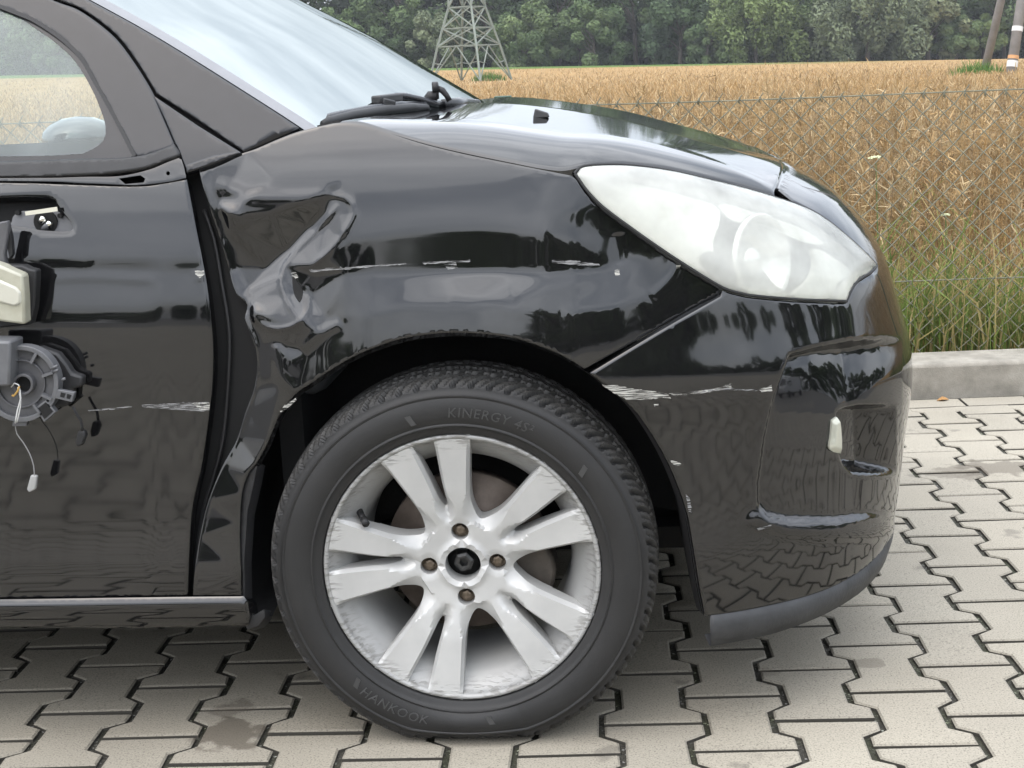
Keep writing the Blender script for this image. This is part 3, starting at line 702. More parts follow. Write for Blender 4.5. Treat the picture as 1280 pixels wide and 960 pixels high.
FENDER_DENT = [(300,190,2),(410,155,0),(520,140,0),(640,200,0),(715,217,0),(330,230,1),(420,228,0),(520,230,0),(620,240,0),(690,245,0),
 (455,300,0),(500,294,0),(560,290,0),(610,290,0),(660,296,0),(712,312,3),
 (385,346,15),(430,345,9),(500,344,21),(560,344,20),(640,345,20),(700,344,21),(745,341,22),(774,336,25),
 (425,455,5),(480,430,6),(520,418,7),(570,413,8),(640,420,8),(670,430,7),(700,443,5),(727,460,3),
 (430,405,10),(470,393,12),(540,379,15),(600,374,15),(650,386,13),(700,394,12),(590,392,11),
 (712,270,0),(742,292,3),(760,312,9),(790,288,2),(735,250,0),(820,318,8),(850,327,6),(905,364,0),(870,345,4),(800,345,19),
 (815,378,13),(846,352,9),(835,398,5),(760,398,11),(790,430,2),(855,392,1),(740,440,4),
 # crumpled fold beside the door
 (405,285,8),(385,312,14),(418,268,3),(418,257,2),(390,292,14),(365,316,20),(350,336,20),(346,355,16),(353,374,12),(373,401,4),
 (437,270,0),(425,292,1),(397,326,7),(387,334,10),(430,305,2),
 (301,368,31),(325,341,31),(350,319,27),(378,288,19),(400,266,7),
 (330,268,4),(365,259,2),(285,292,15),(275,272,7),
 (368,368,20),(381,372,19),(379,396,10),(402,398,12),
 (312,392,14),(330,397,10),(348,404,7),
 (340,432,8),(362,452,4),(384,440,8),(405,420,9),(350,482,3),(371,492,2),(335,552,2),(322,580,2),(310,592,2),(302,617,2),(299,655,1),(300,717,0),
 (247,215,6),(262,260,13),(277,305,24),(287,340,31),(297,370,28),(309,380,24),(306,395,24),(312,415,20),(320,435,17),(317,490,16),(307,515,17),(295,552,17),(277,585,15),(260,628,11),(250,670,6),(241,717,2),(241,745,0)]
DOOR_DENT = [(-120,322,0),(-120,343,2),(-120,400,0),(0,328,1),(60,330,1.5),(100,325,1),(150,326,1),(195,334,3),(225,333,2.5),(262,331,3),
 (0,342,3),(60,343,5),(100,345,7.5),(150,345,8.5),(190,343,5.5),(197,343,4.5),(204,344,5.5),(232,347,7.5),(262,344,6),
 (0,396,-1),(60,398,-1),(120,396,-.5),(160,388,0),(188,378,.3),(196,370,-.6),(204,378,.5),(240,385,0),(266,392,1.5),(0,450,0),(100,450,0),(200,450,0),(268,455,1),
 (60,280,0),(160,280,0),(235,270,0),(262,505,2.5),(225,508,1.5),(180,506,0),(225,560,0),(150,620,-1.2),(190,700,-1.6),(225,690,.5),(60,690,0),(262,430,1.5)]
RF = raster(FENDER_DENT, (200, 110, 960, 820), (), 2.0, 2.7)
RD = raster(DOOR_DENT, (-260, 230, 320, 760), (), 2.0, 4.6)
def spline(pts, step=4.0, closed=False, sharp=()):
    """Catmull-Rom through the points; indices in sharp stay corners"""
    P = [np.array(p, float) for p in pts]; n = len(P); outp = []
    rngi = range(n) if closed else range(n-1)
    for i in rngi:
        a, b = P[i], P[(i+1) % n]
        pa = P[i-1] if (closed or i > 0) else a; pb = P[(i+2) % n] if (closed or i+2 < n) else b
        if i in sharp: pa = a
        if (i+1) % n in sharp: pb = b
        m = max(1, int(np.linalg.norm(b-a)/step))
        for k in range(m):
            t = k/m; m0 = (b-pa)/2; m1 = (pb-a)/2
            outp.append((2*t**3-3*t**2+1)*a+(t**3-2*t**2+t)*m0+(-2*t**3+3*t**2)*b+(t**3-t**2)*m1)
    if not closed: outp.append(P[-1])
    return np.array(outp)
def ridge(R, L, amp, sig):
    """sharp fold along a line of photo points; amp in mm, negative stands out"""
    G, (u0, v0, u1, v1), st = R; P = np.asarray(L, float); lo = P.min(0)-4*sig; hi = P.max(0)+4*sig
    i0, i1 = max(0, int((lo[0]-u0)/st)), min(G.shape[1], int((hi[0]-u0)/st)+1); j0, j1 = max(0, int((lo[1]-v0)/st)), min(G.shape[0], int((hi[1]-v0)/st)+1)
    U, V = np.meshgrid(u0+st*np.arange(i0, i1), v0+st*np.arange(j0, j1)); Q = np.stack([U.ravel(), V.ravel()], 1); d = np.full(len(Q), 1e9); tt = np.zeros(len(Q)); n = len(P)-1
    for i in range(n):
        a, b = P[i], P[i+1]; e = b-a; t = np.clip(((Q-a)@e)/(e@e), 0, 1); r = np.hypot(*(Q-a-t[:, None]*e).T); k = r < d; d = np.where(k, r, d); tt = np.where(k, (i+t)/n, tt)
    env = np.clip(np.minimum(tt, 1-tt)/.12, .0, 1)
    G[j0:j1, i0:i1] += (amp*env*np.exp(-.5*(d/sig)**2)).reshape(U.shape)
RR = (np.zeros_like(RF[0]), RF[1], RF[2]); RRD = (np.zeros_like(RD[0]), RD[1], RD[2])
for L, a, sg in (([(418,258),(390,290),(365,315),(350,335),(346,355),(350,370),(363,392),(373,402)], -1.5, 2.6), ([(395,246),(425,250),(437,266),(430,286),(405,318),(384,336)], -1.5, 2.6), ([(301,370),(325,358),(347,349)], -1.1, 2.6),
    ([(304,395),(325,409),(345,413),(368,407),(381,390),(378,360)], -1.6, 2.8), ([(400,402),(460,396),(520,381),(600,374),(650,389),(705,396)], -.35, 7), ([(700,396),(760,386),(816,378)], -.7, 8), ([(814,379),(843,352),(853,326)], -.9, 5), ([(640,372),(700,360),(770,342)], -.7, 10),
    ([(772,296),(776,336)], 1.0, 6), ([(255,232),(300,248),(360,250),(405,247)], -2.0, 7), ([(262,262),(282,268),(294,290)], -2.2, 5), ([(560,366),(590,372),(640,360)], -.4, 12), ([(375,440),(400,418),(425,405)], -1.6, 5), ([(372,492),(350,470),(345,430)], -1.4, 5)):
    ridge(RR, spline(L, 4), a, sg)
for L, a, sg in (([(20,352),(100,348),(160,350),(195,352)], -1.0, 5), ([(244,338),(250,352)], -.8, 6), ([(0,318),(70,322),(110,330)], -.8, 8)):
    ridge(RRD, spline(L, 4), a*.7, sg)
# tilt-driven dents: the skin's lean (degrees from upright) measured along the flank, integrated downwards
def on_flank_grid(box, st):
    u0, v0, u1, v1 = box; U, V = np.meshgrid(np.arange(u0, u1+1e-6, st), np.arange(v0, v1+1e-6, st)); D = FW+RT*((U-640)/FPX)[..., None]-UP*((V-480)/FPX)[..., None]
    P = CAM+D*((-.03-CAM[1])/D[..., 1])[..., None]; return U, V, P[..., 0], P[..., 2]
def tilt_dent(ctrl, box, vstart, blur):
    st = 2.0; U, V, X, Z = on_flank_grid(box, st); e = .004; tb = (side_y(X, Z+e)-side_y(X, Z-e))/(2*e)
    C = []
    for u, v, b in ctrl:
        i = int(np.clip((u-box[0])/st, 0, U.shape[1]-1)); j = int(np.clip((v-box[1])/st, 0, U.shape[0]-1)); C.append((u, v, math.tan(math.radians(b))-tb[j, i]))
    G = raster(C, box, (), st, blur)[0]
    dz = np.abs(np.gradient(Z, axis=0)); G = np.where(V >= vstart, G, 0); return -np.cumsum(G*dz, axis=0)*1000., box, st
FT = []
for u, top, hi in ((405, 322, 0), (440, 304, 2), (500, 295, 3), (560, 291, 9), (600, 290, 12), (640, 293, 9), (680, 299, 3)):
    FT += [(u, 232, 14.0), (u, 262, 12.5), (u, top-7, 10.8), (u, top+5, 5.2), (u, 338, 5.4), (u, 350, 12+hi), (u, 372, 12+.7*hi), (u, 392, 10.5), (u, 416, 9)]
for u, L in ((720, [(232,13),(262,11),(272,7.5),(284,9),(295,11),(308,10.5),(316,5.4),(338,5.5),(350,15),(378,14),(405,9.5),(425,7),(450,4.5)]), (750, [(250,8),(262,6),(292,6),(304,10.5),(320,10),(329,5.6),(339,5.8),(350,18),(382,14),(408,9),(425,6.5),(445,4.5)]),
    (778, [(270,7),(280,6),(316,6),(328,9.5),(346,17),(382,14),(405,9),(420,6.5),(437,4.5)]), (805, [(290,6.5),(318,6.2),(330,9.5),(350,11),(378,10.5),(398,8),(412,6),(425,5)]), (835, [(313,7),(330,8.5),(345,9.5),(365,9.5),(380,7.5),(400,6),(410,5.5)]), (865, [(335,8),(345,7),(365,6.2),(388,6)]), (890, [(352,6.2),(368,6)])):
    FT += [(u, v, b) for v, b in L]
RB = tilt_dent(FT, (200, 110, 960, 820), 226, (3.4, 9.0))
DT = []
for u, mid in ((-150, 9), (40, 6.4), (95, 5.6), (140, 5.5), (183, 5.7), (197, 8.5), (212, 5.7), (248, 5.8)):
    sh = -8 if u > 185 else 0
    DT += [(u, 240, 14), (u, 300, 12), (u, 322, 10.8), (u, 330, mid), (u, 340, mid), (u, 347, 10.8), (u, 380+sh, 10.4), (u, 391+sh, 7.2), (u, 400+sh, 5), (u, 413, 3.0), (u, 440, 1.5)]
RBD = tilt_dent(DT, (-260, 230, 320, 760), 236, (3.0, 8.0))
def px_of(x, z): return project(np.stack([x, np.full_like(np.asarray(x, float), -.03), z], -1))
def fender_y(x, z):
    q = px_of(np.asarray(x, float), np.asarray(z, float)); w_ = np.clip((q[..., 0]-392)/76, 0, 1); w_ = w_*w_*(3-2*w_)
    return side_y(x, z)+.001*((1-w_)*sample(RF, q[..., 0], q[..., 1])+w_*sample(RB, q[..., 0], q[..., 1])+sample(RR, q[..., 0], q[..., 1]))
def door_y(x, z):
    q = px_of(np.asarray(x, float), np.asarray(z, float)); return side_y(x, z)+.001*(sample(RBD, q[..., 0], q[..., 1])+sample(RRD, q[..., 0], q[..., 1]))

# ---- outlines
def corners(pts, step=4.0): return spline(pts, step, True, set(range(len(pts))))
def hit(uv, fy):
    """where the sight lines through photo points meet the flank y = fy(x, z)"""
    uv = np.atleast_2d(np.asarray(uv, float)); D = np.array([ray(u, v) for u, v in uv])
    lo = np.full(len(uv), (-.16-CAM[1]))/D[:, 1]; hi = np.full(len(uv), (.80-CAM[1]))/D[:, 1]
    # march to the first crossing, then bisect
    ts = np.linspace(0, 1, 121); T = lo[:, None]+(hi-lo)[:, None]*ts
    P = CAM+D[:, None, :]*T[..., None]; g = P[..., 1]-fy(P[..., 0], P[..., 2]); s = g > 0; s[:, -1] = True
    i = np.maximum(1, s.argmax(1)); a = T[np.arange(len(uv)), i-1]; b = T[np.arange(len(uv)), i]
    for _ in range(30):
        m = (a+b)/2; Q = CAM+D*m[:, None]; k = Q[:, 1]-fy(Q[:, 0], Q[:, 2]) > 0; b = np.where(k, m, b); a = np.where(k, a, m)
    return CAM+D*b[:, None]
def inside(P, poly):
    x, y = P[:, 0], P[:, 1]; r = np.zeros(len(P), bool); n = len(poly)
    for i in range(n):
        a, b = poly[i], poly[(i+1) % n]
        if a[1] == b[1]: continue
        c = (a[1] > y) != (b[1] > y); r ^= c & (x < (b[0]-a[0])*(y-a[1])/(b[1]-a[1])+a[0])
    return r
def bdist(P, polys):
    d = np.full(len(P), 1e9)
    for poly in polys:
        n = len(poly)
        for i in range(n):
            a, b = poly[i], poly[(i+1) % n]; e = b-a; L = e@e
            if L < 1e-14: continue
            t = np.clip(((P-a)@e)/L, 0, 1); q = P-a-t[:, None]*e; d = np.minimum(d, np.hypot(q[:, 0], q[:, 1]))
    return d
def area(p): return .5*np.sum(p[:, 0]*np.roll(p[:, 1], -1)-np.roll(p[:, 0], -1)*p[:, 1])
def sheet(poly, holes, sp, rings=(.0012, .003, .006)):
    """triangulate a 2D region with inset rings and an inner lattice; returns 2D verts, tris, boundary distance"""
    loops = [np.asarray(poly)]+[np.asarray(h) for h in holes]
    pts = []; edges = []
    for L in loops:
        b = len(pts); n = len(L); pts += [tuple(p) for p in L]; edges += [(b+i, b+(i+1) % n) for i in range(n)]
    extra = []
    for li, L in enumerate(loops):
        s = np.sign(area(L))*(1 if li == 0 else -1); e = np.roll(L, -1, 0)-np.roll(L, 1, 0); nn = np.stack([-e[:, 1], e[:, 0]], 1)*s; nn /= np.linalg.norm(nn, axis=1)[:, None]+1e-12
        for r in rings: extra.append(np.concatenate([L+nn*r, (L+np.roll(L, -1, 0))/2+nn*r]) if False else L+nn*r)
    lo, hi = loops[0].min(0), loops[0].max(0)
    gx, gy = np.meshgrid(np.arange(lo[0], hi[0], sp), np.arange(lo[1], hi[1], sp*.866)); gx = gx+(np.arange(gx.shape[0]) % 2)[:, None]*sp/2
    G = np.stack([gx.ravel(), gy.ravel()], 1)
    def ok(Q, md):
        k = inside(Q, loops[0])
        for h in loops[1:]: k &= ~inside(Q, h)
        Q = Q[k]; d = bdist(Q, loops); return Q[d > md]
    rp = [ok(e, r*.8) for e, r in zip(extra, rings)]
    rmax = max(rings) if rings else 0
    allp = [np.array(pts)]+rp+[ok(G, max(rmax+sp*.35, sp*.5))]
    A = np.concatenate(allp)
    vo, eo, fo, _, _, _ = delaunay_2d_cdt([Vector(p) for p in A], edges, [], 0, 1e-7)
    V2 = np.array([tuple(v) for v in vo]); T = np.array([f for f in fo if len(f) == 3])
    c = V2[T].mean(1); k = inside(c, loops[0])
    for h in loops[1:]: k &= ~inside(c, h)
    T = T[k]; 
    return V2, T, bdist(V2, loops), loops
def finish(name, V3, T, mat, parent, flange=None, smooth=True, normals=None):
    """flange: function(V3 boundary points) -> displaced points, closes the sheet's rim"""
    V3 = np.asarray(V3); used = np.unique(T); mp = -np.ones(len(V3), int); mp[used] = np.arange(len(used)); V3 = V3[used]; T = mp[T]; NR = None if normals is None else np.asarray(normals)[used]
    # orient faces towards the camera side (-y) on average
    n = np.cross(V3[T[:, 1]]-V3[T[:, 0]], V3[T[:, 2]]-V3[T[:, 0]]).sum(0)
    if n @ (np.array([0, 0, 1.]) if name == 'bonnet' else np.array([.1, -1, .1])) < 0: T = T[:, ::-1]
    if flange is not None:
        E = np.concatenate([T[:, [0, 1]], T[:, [1, 2]], T[:, [2, 0]]]); key = np.sort(E, 1); _, inv, cnt = np.unique(key, axis=0, return_inverse=True, return_counts=True)
        B = E[cnt[inv.ravel()] == 1]; bv = np.unique(B); m2 = -np.ones(len(V3), int); m2[bv] = np.arange(len(bv))
        W1 = V3[bv]; W2 = flange(V3[bv]); n0 = len(V3); nb = len(bv)
        V3 = np.concatenate([V3, W1, W2])            # separate rim ring keeps the edge crisp
        a, b = n0+m2[B[:, 0]], n0+m2[B[:, 1]]; T = np.concatenate([T, np.stack([b, a, a+nb], 1), np.stack([b, a+nb, b+nb], 1)])
    me = mesh_np(name, V3, T, smooth)
    if NR is not None:
        full = np.zeros((len(V3), 3)); full[:len(NR)] = NR; me.normals_split_custom_set_from_vertices(full.tolist())
    return link(name, me, mat, parent)
def flank(name, outl, fy, mat, parent=CAR, holes=(), sp=.006, off=0., roll=.0022, depth=.014, px=True, rings=(.0012, .003, .006), hit_fy=None, xzfun=None):
    """a sheet-metal panel on the flank; outline and holes in photo pixels (px) or in x,z metres"""
    h = hit_fy or fy
    def conv(L): 
        if px: Q = hit(L, h); return Q[:, [0, 2]]
        return np.asarray(L, float)
    V2, T, d, loops = sheet(conv(outl), [conv(q) for q in holes], sp, rings)
    y = fy(V2[:, 0], V2[:, 1])+off+roll*np.clip(1-d/.0042, 0, 1)**2
    if xzfun is not None: y = y+xzfun(V2[:, 0], V2[:, 1], d)
    V3 = np.stack([V2[:, 0], y, V2[:, 1]], 1); nr = None
    if xzfun is None:
        e = .0012; x, z = V2[:, 0], V2[:, 1]; gx = (fy(x+e, z)-fy(x-e, z))/(2*e); gz = (fy(x, z+e)-fy(x, z-e))/(2*e)
        nr = np.stack([gx, -np.ones_like(gx), gz], 1); nr /= np.linalg.norm(nr, axis=1)[:, None]
        nr[d < .0030] = 0                                 # the rolled edge keeps the mesh's own normals
    return finish(name, V3, T, mat, parent, (lambda B: B+np.array([0, depth, -.45*depth])) if depth else None, normals=nr)

# ---- door and wing outlines (photo pixels)
DOOR_EDGE = [(233,225),(236,240),(244,282),(252,322),(258,355),(262.5,390),(265.5,425),(266,450),(265,480),(262.5,505),(258,540),(252,580),(246,606),(240.5,632),(238,655),(236,690),(235,720),(234.5,744)]
WING_REAR = [(249,214),(255,238),(262,260),(270,283),(277,305),(282,322),(287,340),(291,356),(297,370),(304,375),(309,381),(308,389),(306,397),(309,407),(313,418),(320,438),(321,462),(317,488),(307,515),(295,552),(277,585),(260,628),(250,670),(243,717),(241,744)]
ARCH = [(301,744),(301,717),(299.5,685),(299.5,655),(302,617),(310,592),(321,578),(335,552),(350,517),(370,492),(387,480),(425,455),(452,441),(480,430),(500,424),(520,420),(545,417),(570,416),(605,417.5),(640,422),(670,431),(700,443),(731,461)]
SEAM_TOP = [(302,192),(320,186),(350,173),(375,164),(404,157),(424,153.5),(450,155),(480,164),(512,175),(545,184.5),(590,195),(640,205),(680,213),(713,219.5)]
HL_LEFT = [(722,224),(733,240),(753,260),(790,287),(830,315),(870,341),(902,361)]
def dl(L, step=4): return list(map(tuple, spline(L, step)))
wing = dl(WING_REAR)+dl(ARCH)[0:]+[(p[0], p[1]) for p in dl([(731,461),(818,413),(902,365)])]+dl(HL_LEFT[::-1])+dl(SEAM_TOP[::-1])+dl([(302,192),(275,205),(249,214)])[1:-1]
wing_o = flank('wing', np.array(wing), fender_y, M_PAINT, sp=.0036, depth=.020, roll=.0010)
tag(wing_o, 'crumpled wing panel with folded crease and bent arch')

MIRROR_HOLE = [(-60,250),(-20,247.5),(30,246),(60,246.5),(68,250),(73,257),(80,267),(89,279),(91,285),(88,289),(78,290),(50,288),(12,281.5),(-60,276)]
door = dl([(-470,226),(-200,228),(0,227.5),(90,230),(150,232),(185,231),(233,223)])[:-1]+dl(DOOR_EDGE)+[(234,745.5)]+dl([(234,745.5),(0,748.5),(-470,752)])[1:]+[( -480,600),(-485,450),(-480,320)]
door_o = flank('door', np.array(door), door_y, M_PAINT, holes=[corners(MIRROR_HOLE)], sp=.0060, depth=.022)
tag(door_o, 'dented door panel with a dark opening where the mirror was')

# black sheet standing in for the shade in the gap between door and wing
inner = [(-480,205),(180,205),(300,185),(420,150),(640,196),(700,222),(760,300),(880,370),(740,452),(700,432),(640,408),(570,402),(520,406),(470,419),(420,442),(370,478),(330,535),(305,590),(300,640),(300,760),(-480,762)]
flank('gap_shade_sheet', corners(inner, 14), lambda x, z: side_y(x, z)+.048, M_BLACK, sp=.04, depth=.05, roll=0, rings=())
mb = MB(); mb.tube([tuple(q) for q in hit(np.array(spline([(255,262),(268,300),(277,352),(285,400),(287,440),(280,540),(266,600),(254,640),(240,735)], 14)), lambda x, z: side_y(x, z)+.040)], .0035, 6)
mb.build('door_seal', M_RUB, CAR, True)

# ---- sill
def sill_y(x, z):
    z0, z1 = .205, .268; f = np.clip((z-z0)/(z1-z0), 0, 1); return side_y(x, .30)-.004+.030*np.clip(f-.80, 0, 1)**1.3*1.6+.020*(1-f)**2.2
sillp = dl([(-470,754),(0,750),(150,748),(304,746)])+[(310,752),(312,770),(308,785)]+dl([(308,785),(150,788),(0,786),(-470,792)])[1:]
flank('sill', np.array(sillp), sill_y, M_PAINT, sp=.006, depth=.05, roll=.001, hit_fy=lambda x, z: side_y(x, .3))
# arch end flap between sill and tyre
flap = [(301,744),(301,717),(299,680),(300,655),(303,617),(311,592),(322,577),(318,600),(309,640),(305,700),(306,745),(316,770),(330,762),(331,772),(322,783),(309,787),(303,770)]
flank('arch_flap', corners(flap), lambda x, z: side_y(x, z)+.012, M_DPLAST, sp=.006, depth=.04, roll=.001, rings=(.0015,))
# ---- greenhouse: glass, frames, pillar, trims
RUBL = [(-470,-125),(-200,-68),(0,8),(50,30),(95,65),(120,105),(145,150),(168,195)]
GAPL = [(-470,-165),(-200,-112),(0,-30),(65,0),(100,14),(140,44),(165,75),(190,115),(205,150),(219,183)]
WSE = [(-470,-235),(-200,-150),(0,-58),(110,0),(200,50),(320,125),(374,160)]
WSX = WSE+[(420,192),(450,212)]
def glass_mat(name, tint, refl=.0, haze=(.6, .65, .66), hz=.06):
    m = Mat(name); m.nt.nodes.remove(m.p)
    tr = m.n('ShaderNodeBsdfTransparent'); tr.inputs[0].default_value = (*tint, 1); gl = m.n('ShaderNodeBsdfGlossy'); gl.inputs['Roughness'].default_value = .02; gl.inputs[0].default_value = (.34, .365, .36, 1)
    fr = m.n('ShaderNodeFresnel'); fr.inputs['IOR'].default_value = 1.52
    ad = m.n('ShaderNodeMath', operation='ADD'); ad.inputs[1].default_value = refl; m.l(fr.outputs[0], ad.inputs[0])
    df = m.n('ShaderNodeBsdfDiffuse'); df.inputs[0].default_value = (*haze, 1); mx0 = m.n('ShaderNodeMixShader')
    nz = m.noise(5, 4); rp = m.ramp(nz.outputs[0], [(.3, (hz*.5,)*3), (.7, (hz*1.5,)*3)]); m.l(rp.outputs[0], mx0.inputs[0]); m.l(tr.outputs[0], mx0.inputs[1]); m.l(df.outputs[0], mx0.inputs[2])
    mx = m.n('ShaderNodeMixShader'); m.l(ad.outputs[0], mx.inputs[0]); m.l(mx0.outputs[0], mx.inputs[1]); m.l(gl.outputs[0], mx.inputs[2]); m.l(mx.outputs[0], m.out.inputs[0]); return m.m
M_SIDEGLASS = glass_mat('side_glass', (.76, .86, .83), .08, (.55, .62, .64), .13)
M_WSGLASS = glass_mat('windscreen_glass', (.70, .82, .80), .0, (.60, .68, .70), .10)
gl = dl(RUBL)+dl([(168,195),(80,201),(-470,208)])[1:]
flank('side_window', np.array(gl), lambda x, z: side_y(x, z)+.008, M_SIDEGLASS, sp=.03, depth=0, roll=0, rings=())
CLEAR = [(-462,-112),(-200,-58),(0,13),(45,36),(88,70),(113,108),(128,143),(132,160),(131,172),(124,181),(108,190),(90,193),(0,195.5),(-462,200)]
frit = np.array(gl); hole = spline(CLEAR, 5, True, {0, 13})
flank('window_frit', frit, lambda x, z: side_y(x, z)+.0066, M_SATIN, holes=[hole], sp=.02, depth=0, roll=0, rings=())
def band(L, wd):          # ribbon around a polyline of photo points
    L = spline(L, 5); e = np.gradient(L, axis=0); n = np.stack([-e[:, 1], e[:, 0]], 1); n /= np.linalg.norm(n, axis=1)[:, None]; return np.concatenate([L+n*wd/2, (L-n*wd/2)[::-1]])
flank('window_seal', band(RUBL, 5), lambda x, z: side_y(x, z)-.001, M_RUB, sp=.01, depth=.01, roll=.0005, rings=())
df_ = dl(RUBL)[:-1]+[(171,197.5)]+dl([(171,197.5),(200,190),(219,183)])[1:]+dl(GAPL[::-1])[1:]
flank('door_frame', np.array(df_), side_y, M_SATIN, sp=.012, depth=.02)
ap = dl([(p[0]+3.0, p[1]-1.5) for p in GAPL[:-2]])+[(194,117)]+dl([(194,117),(250,153),(304,190)])[1:]+[(321,183.5),(350,171)]+dl(WSE[::-1])[0:]
def pillar_y(x, z):       # curls round into the windscreen
    return side_y(x, z)
flank('roof_pillar', np.array(ap), side_y, M_SATIN, sp=.012, depth=.035, roll=.003)
tri = [(192.5,120),(247,157),(301,190.5),(270,203),(234,215),(225,193),(208,153)]
flank('quarter_trim', corners(tri), side_y, M_SATIN, sp=.01, off=-.002, depth=.012)
tri2 = [(233,206),(268,194),(297,189),(301,191),(270,204),(234,216)]
flank('trim_lip', corners(tri2), side_y, M_SATIN, sp=.01, off=-.0045, depth=.008)
belt = dl([(-470,206),(0,201),(90,198.5),(165,196),(195,189),(218,180)])+dl([(218,180),(226,194),(205,203),(180,212),(140,217.5),(90,220.5),(0,221.5),(-470,222)])[1:]
flank('belt_moulding', np.array(belt), lambda x, z: side_y(x, z), M_DPLAST, sp=.008, off=-.007, depth=.02, roll=.005)
up_ = dl([(-470,222.5),(0,222.5),(100,221),(150,220),(190,211),(222,197),(229,205),(232,217),(233,222)])+dl([(233,222),(210,227),(170,231),(110,229),(0,226),(-470,226)])[1:]
slot = corners([(149,223),(176,219),(182,223),(180,228),(157,230)])
dot = np.array([(210.5+2.4*math.cos(a), 216.5+2.6*math.sin(a)) for a in np.linspace(0, 2*math.pi, 12, endpoint=False)])
flank('door_shoulder', np.array(up_), lambda x, z: side_y(x, z), M_PAINT, holes=[slot, dot], sp=.008, off=-.002, depth=.012, roll=.0005, rings=(.0015,))

NE = dl([(424,152),(450,153),(480,162),(512,172),(545,181),(590,191),(640,201),(675,208),(702,211),(722,207.5),(740,204),(780,203),(830,209),(880,220),(930,232),(968,243)], 5)
NEP = hit(np.array(NE), side_y)
xb_, fy_ = NEP[:, 0].max(), NEP[NEP[:, 0].argmax(), 1]
# ---- nose: bumper and lamp share a surface wrapped round the front
def nose(ph, z):
    """ph 0 = flank, pi/2 = centre line, up to pi = far flank"""
    ph = np.asarray(ph, float); z = np.asarray(z, float); b = YC-YS-dprof(z); A = np.maximum(xnose(z)-X0, .06)
    s = np.sin(np.clip(ph, 0, math.pi)); c = np.cos(ph)
    return np.stack([X0+A*np.abs(s)**(2/PA), YC-b*np.sign(c)*np.abs(c)**(2/PB), z], -1)
def nose_n(ph, z):
    e = 1e-3; ph = np.clip(ph, .02, math.pi-.02); a = nose(ph+e, z)-nose(ph-e, z); b = nose(ph, z+e)-nose(ph, z-e); n = np.cross(a, b); n /= np.linalg.norm(n, axis=-1)[..., None]+1e-12
    return n
def to_ph(uv):
    P = hit(uv, side_y); A = np.maximum(xnose(P[:, 2])-X0, .06); t = np.clip((P[:, 0]-X0)/A, 0, 1); return np.stack([np.arcsin(t**(PA/2)), P[:, 2]], 1)
KP = .55      # scale of the angle against metres when triangulating
def mask(poly, box, step=2., blur=4.):
    u0, v0, u1, v1 = box; nu, nv = int((u1-u0)/step)+1, int((v1-v0)/step)+1; U, Vv = np.meshgrid(u0+step*np.arange(nu), v0+step*np.arange(nv))
    G = inside(np.stack([U.ravel(), Vv.ravel()], 1), np.asarray(poly, float)).reshape(nv, nu).astype(float); return blurred(G, blur/step), box, step
NB = (700, 200, 1260, 820)
FOGP = [(988,446),(1020,437),(1062,430),(1110,425),(1180,424),(1180,640),(1090,645),(1040,652),(990,651),(960,646),(949,632),(950,600),(957,552),(970,494)]
MK1 = mask(FOGP, NB, 2, 2.4); MK2 = mask([(988,446),(1062,430),(1180,424),(1180,437),(1062,445),(1000,458),(985,475)], NB, 2, 4)
RECESS = [(1063,519),(1085,512),(1180,504),(1180,590),(1076,589),(1067,580),(1062,560)]; MK3 = mask(RECESS, NB, 2, 3.0)
MK4 = mask([(940,640),(985,655),(1040,660),(1180,650),(1180,672),(1040,676),(980,670),(930,655)], NB, 2, 3.5)
MK5 = mask([(730,470),(960,470),(960,500),(730,500)], NB, 2, 9)
def bump_off(P):
    """inward push of the bumper skin, from the place each point has when seen from the side"""
    q = project(P); u, v = q[:, 0], q[:, 1]; front = P[:, 1] < YC+.02
    Pm = P.copy(); Pm[:, 1] = np.where(front, P[:, 1], 2*YC-P[:, 1]); q = project(Pm); u, v = q[:, 0], q[:, 1]
    z = P[:, 2]; blg = np.exp(-((z-.585)/.055)**2)*np.where(z > .585, 1, 1.0)
    dep = np.interp(v, [425, 440, 480, 520, 560, 640], [.032, .034, .027, .019, .014, .010])
    dep = dep*np.clip((1128-u)/55, 0, 1)
    return dep*sample(MK1, u, v)+.042*sample(MK3, u, v)*np.clip((1122-u)/20, 0, 1)-.0035*sample(MK4, u, v)-.007*blg*np.clip((1085-u)/60, 0, 1)
